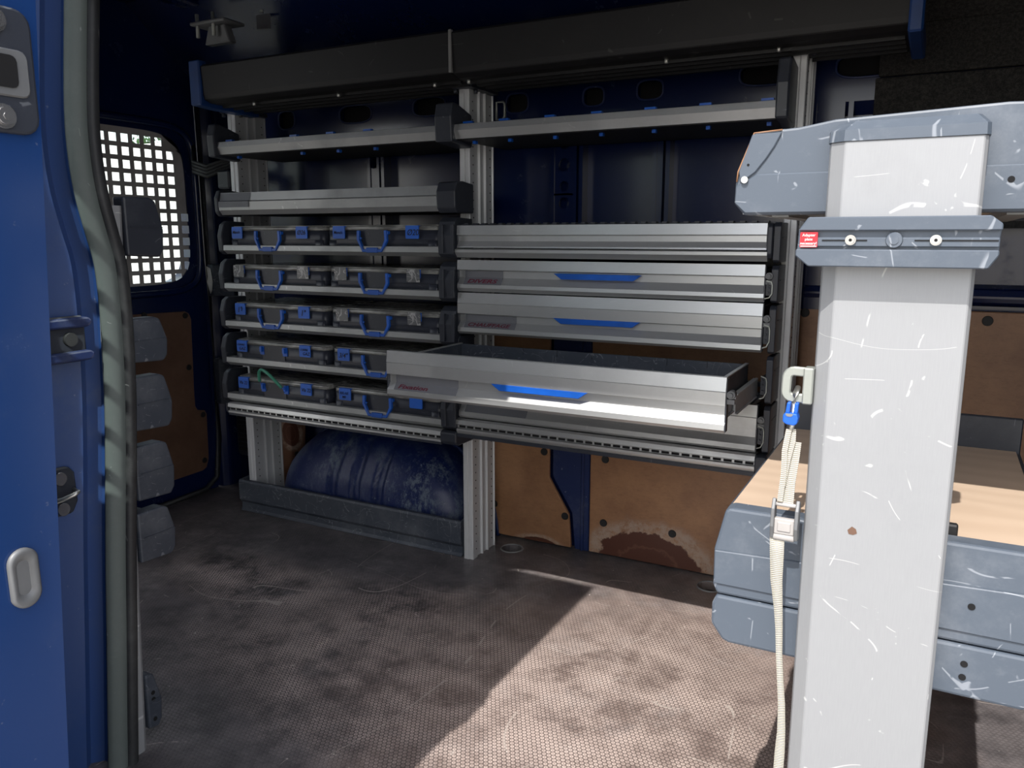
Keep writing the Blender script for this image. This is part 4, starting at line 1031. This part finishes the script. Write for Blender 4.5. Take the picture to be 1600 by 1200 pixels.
def cap_slab(poly, y0, y1): return MB().prism(poly, 'y', y0, y1)
up = thing('rack_tray', 'upper sunlit slate-grey plastic tray behind the wide upright', 'tray', (-.04, 1.3, 1.03))
zt = 1.120
poly = [(-.218, 1.026), (-.2305, 1.040), (-.2305, 1.064), (-.226, 1.076), (-.2115, 1.122), (-.206, 1.124), (-.160, 1.1265), (-.12, 1.133), (.05, 1.140), (.135, 1.137), (.150, 1.08), (.153, 1.045), (.142, 1.026)]
cp = obj('end_cap', cap_slab(poly, 1.021, 1.050), 'slate', up, bevel=.003, seg=2)
m = MB()
m.prism([(-.2300, 1.040), (-.2295, 1.060), (-.205, 1.0745), (.150, 1.076), (.152, 1.045), (.142, 1.028), (-.217, 1.028)], 'y', 1.0185, 1.0215)
obj('lower_band', m, 'slate', up, bevel=.0015)
m = MB().prism([(-.2125, 1.121), (-.2265, 1.078), (-.224, 1.0645), (-.207, 1.0765), (-.195, 1.092), (-.186, 1.106), (-.178, 1.122)], 'y', 1.0180, 1.0215)
obj('corner_plate', m, 'slate', up, bevel=.001)['label'] = 'scuffed bluish corner plate'
m = MB().tube([(-.178, 1.0195, 1.1245), (-.2105, 1.0195, 1.1225), (-.2275, 1.0195, 1.078), (-.2285, 1.0195, 1.066)], .0010, 6, False, (0, 1, 0))
obj('orange_edge', m, 'ply', up)['label'] = 'worn orange edge line'
obj('corner_screw', MB().cyl((-.2185, 1.018, 1.068), (-.2185, 1.0145, 1.068), .0042, 14), 'clear_bolt', up)
m = MB().cyl((-.2155, 1.018, 1.0855), (-.2155, 1.0176, 1.0855), .0016, 10); m.cyl((.059, 1.0185, 1.060), (.059, 1.0180, 1.060), .0035, 12)
obj('bolt_hole', m, 'dark_void', up)
m = MB(); m.prism([(-.222, 1.034), (-.222, 1.046), (-.214, 1.052), (.138, 1.052), (.144, 1.034)], 'y', 1.05, 1.55)
obj('base_board', m, 'birch', up)
m = [obj('side_wall', MB().box(q0, q0 + .01, 1.05, 1.55, 1.028, 1.10), 'alu', up) for q0 in (-.226, .14)]
m = MB(); m.box(-.19, -.17, 1.05, 1.55, 1.024, 1.034); m.box(-.15, -.13, 1.05, 1.55, 1.026, 1.034); m.box(.06, .09, 1.05, 1.55, 1.024, 1.034); obj('underside_rib', m, 'alu_dark', up)
obj('end_cap', cap_slab(poly, 1.55, 1.58), 'slate_dusty', up, bevel=.003)

lo = thing('rack_tray', 'lower slate-grey plastic tray with a pale wooden board, beside the strap', 'tray', (-.04, 1.3, .455))
po_u = [(-.2290, .528), (-.2345, .540), (-.2350, .590), (-.2225, .646), (-.216, .650), (.136, .650), (.150, .590), (.150, .540), (.144, .528)]
po_l = [(-.2290, .526), (-.2345, .513), (-.2345, .484), (-.219, .463), (-.210, .460), (.128, .460), (.144, .470), (.150, .484), (.150, .514), (.144, .526)]
obj('end_cap', cap_slab(po_u, 1.020, 1.050), 'slate', lo, bevel=.004, seg=2)
obj('end_cap', cap_slab(po_l, 1.020, 1.050), 'slate', lo, bevel=.004, seg=2)
m = MB().prism([(-.2325, .543), (-.2335, .5895), (.149, .603), (.149, .543)], 'y', 1.0170, 1.0205); obj('face_band', m, 'slate', lo, bevel=.0012)
m = MB()
for x, z in ((.066, .577), (.065, .503), (.0645, .486)): m.cyl((x, 1.0168 if z > .53 else 1.0198, z), (x, 1.0160 if z > .53 else 1.0190, z), .0040, 12)
obj('bolt_hole', m, 'dark_void', lo)
m = MB().box(-.222, .140, 1.052, 1.55, .628, .644); obj('wooden_board', m, 'birch', lo, bevel=.001)
obj('back_lip', MB().box(-.222, .146, 1.55, 1.56, .60, .700), 'black_plastic', lo, bevel=.002)
m = MB(); m.box(-.226, -.222, 1.05, 1.55, .470, .640); m.box(.140, .146, 1.05, 1.55, .47, .64); m.box(-.222, .14, 1.05, 1.55, .462, .470); obj('tray_body', m, 'slate_dusty', lo)
obj('board_stop', MB().box(.028, .046, 1.054, 1.066, .644, .660), 'screw_black', lo, bevel=.002)
obj('end_cap', cap_slab(po_u, 1.56, 1.585), 'slate_dusty', lo, bevel=.003)
t3 = thing('rack_upright', 'far upright of the right-hand rack, behind its trays', 'rack upright', (-.04, 1.6, 0))
obj('profile', MB().box(-.10, .03, 1.585, 1.617, 0, 1.104), 'alu_big', t3, bevel=.002)

ad = thing('adapter_plate', 'slate-grey slotted adapter plate with a red warning label on the wide upright', 'plate', (-.046, .97, .995))
ya_ = .955
octo = [(-.1335, 1.0215), (-.1440, 1.0060), (-.1440, .9960), (-.1455, .9790), (-.1310, .9675), (.0435, .9675), (.0520, .9810), (.0520, .9990), (.0530, 1.0130), (.0420, 1.0215)]
obj('plate_body', MB().prism(octo, 'y', ya_ + .006, .9845), 'slate', ad, bevel=.002, seg=2)
obj('upper_band', MB().prism([(-.1335, 1.0215), (-.1435, 1.0065), (.0530, 1.0065), (.0530, 1.0130), (.0420, 1.0215)], 'y', ya_, ya_ + .0062), 'slate', ad, bevel=.0012)
obj('lower_band', MB().prism([(-.1450, .9865), (-.1452, .9790), (-.1310, .9675), (.0435, .9675), (.0520, .9810), (.0520, .9865)], 'y', ya_, ya_ + .0062), 'slate', ad, bevel=.0012)
obj('middle_rib', MB().prism([(-.1410, .9990), (-.1410, .9895), (.0515, .9895), (.0515, .9990)], 'y', ya_ + .002, ya_ + .0062), 'slate', ad, bevel=.0008)
m = MB(); m.box(-.118, -.072, ya_ + .0012, ya_ + .0022, .9955, .9968); m.box(-.026, .0505, ya_ + .0012, ya_ + .0022, .9955, .9968); obj('slot', m, 'dark_void', ad)
m = MB(); m.cyl((-.0455, ya_ + .002, .9965), (-.0455, ya_ - .0005, .9965), .0085, 20, .0078); m.cyl((-.0455, ya_ - .0005, .9965), (-.0455, ya_ - .0015, .9965), .0045, 16); obj('boss', m, 'slate', ad)
for x in (-.0885, -.0060):
    m = MB().cyl((x, ya_ + .002, .9965), (x, ya_ - .0010, .9965), .0056, 18); m.cyl((x, ya_ - .0010, .9965), (x, ya_ - .0028, .9965), .0042, 14)
    s_ = obj('bolt', m, 'clear_bolt', ad); obj('hex_socket', MB().cyl((x, ya_ - .0026, .9965), (x, ya_ - .0031, .9965), .0018, 6), 'dark_void', s_)
rl = obj('warning_label', MB().prism(rrect(-.1408, -.1225, .9885, 1.0050, .0006, 1), 'y', ya_ - .0004, ya_ + .0022), 'red_label', ad); rl['label'] = 'red sticker with white warning text'
for i, wd in enumerate(('Adapter', 'plate', 'necessary!')):
    text(rl, wd, .0042, 'white_print', (-.1317, ya_ - .0005, 1.0005 - .0045 * i), (1, 0, 0), (0, 0, 1), 0, align='CENTER', lift=.0002)
obj('label_stripe', MB().box(-.1400, -.1232, ya_ - .0008, ya_ - .0003, .9892, .9902), 'white_print', rl)

# ------------------------------------------------------------------ lashing strap with cam buckle
s = thing('tie_down_strap', 'cream lashing strap with a cam buckle hanging from the blue hook', 'strap', (-.14, .995, .33))
ys = .990
m = MB(); m.tube([(-.1415, ys + .004, .800), (-.1400, ys - .002, .8155), (-.1395, ys + .014, .8200), (-.1400, ys + .018, .812)], .0035, 8); m.tube([(-.1415, ys + .004, .803), (-.1420, ys + .002, .775), (-.1430, ys + .002, .768)], .0032, 8)
hk = obj('hook', m, 'steel', s)
m = MB(); m.prism([(-.1500, .792), (-.1360, .792), (-.1345, .786), (-.1355, .779), (-.1390, .777), (-.1480, .778), (-.1520, .781), (-.1520, .789)], 'y', ys - .007, ys + .009)
for x in (-.1475, -.1385): m.prism([(x - .0025, .791), (x + .0025, .791), (x + .0035, .8045), (x - .0010, .8045)], 'y', ys - .004, ys + .006)
obj('hook_collar', m, 'blue_plastic', s, bevel=.0015, seg=2)
obj('collar_insert', MB().prism([(-.1485, .7915), (-.1405, .7915), (-.1405, .7895), (-.1425, .7880), (-.1465, .7880), (-.1485, .7895)], 'y', ys - .0076, ys - .006), 'grey_plastic', s)
def band(pts, w, th=.0012):
    return MB().sweep(pts, [(-w / 2, -th), (w / 2, -th), (w / 2, th), (-w / 2, th)], (0, 1, 0), False, False)
m = band([(-.1445, ys - .002, .771), (-.1475, ys - .004, .745), (-.1470, ys - .004, .715), (-.1495, ys - .004, .680)], .0065)
m.add(*[(lambda q: (q.v, q.f))(band([(-.1405, ys + .002, .771), (-.1400, ys + .001, .757), (-.1440, ys - .001, .735), (-.1480, ys - .002, .700)], .0075))][0])
q = band([(-.1365, ys + .004, .755), (-.1375, ys + .003, .735), (-.1400, ys + .001, .705), (-.1405, ys, .678)], .013); m.add(q.v, q.f)
q = band([(-.1430, ys + .006, .748), (-.1425, ys + .005, .715), (-.1440, ys + .003, .678)], .014); m.add(q.v, q.f)
obj('upper_webbing', m, 'webbing', s)
m = MB()
for sg, x in ((-1, -.1560), (1, -.1280)):
    m.prism([(ys - .004, .684), (ys - .011, .672), (ys - .014, .650), (ys - .010, .634), (ys + .004, .632), (ys + .006, .650), (ys + .004, .680)], 'x', x - .0022, x + .0022)
bk = obj('cam_buckle', m, 'bracket_grey', s, bevel=.001, seg=2); bk.data.materials[0] = M['web_grey']
m = MB().box(-.1540, -.1300, ys - .010, ys - .002, .640, .660); m.box(-.1500, -.1340, ys - .0115, ys - .009, .644, .656); m.cyl((-.1545, ys - .006, .636), (-.1295, ys - .006, .636), .0048, 12); m.cyl((-.156, ys - .002, .676), (-.128, ys - .002, .676), .0028, 8)
obj('buckle_cam', m, 'grille_grey', s, bevel=.001)
m = MB(); wpts = [(-.1500, ys - .006, .640), (-.1485, ys - .008, .615), (-.1470, ys - .008, .580), (-.1430, ys - .006, .545), (-.1405, ys - .004, .515), (-.1385, ys - .003, .480), (-.1355, ys - .002, .447), (-.1320, ys, .410), (-.1305, ys + .002, .372), (-.1310, ys + .004, .340), (-.1330, ys + .006, .10), (-.145, ys + .002, .004), (-.19, ys - .01, .003)]
wid = [.0175, .0165, .0140, .0100, .0080, .0070, .0070, .0080, .0095, .012, .012, .014, .016]
v = []; fs = []
P = [Vector(p) for p in wpts]
for i, p in enumerate(P):
    v += [p + Vector((-wid[i] / 2, -.001 - (0.018 - wid[i]) * .4, 0)), p + Vector((wid[i] / 2, -.001, 0)), p + Vector((wid[i] / 2, .001, 0)), p + Vector((-wid[i] / 2, .001 - (0.018 - wid[i]) * .4, 0))]
for i in range(len(P) - 1): fs += [(i * 4 + a, i * 4 + (a + 1) % 4, i * 4 + 4 + (a + 1) % 4, i * 4 + 4 + a) for a in range(4)]
m.add(v, fs + [(0, 1, 2, 3)[::-1]], True)
obj('lower_webbing', m, 'webbing', s)
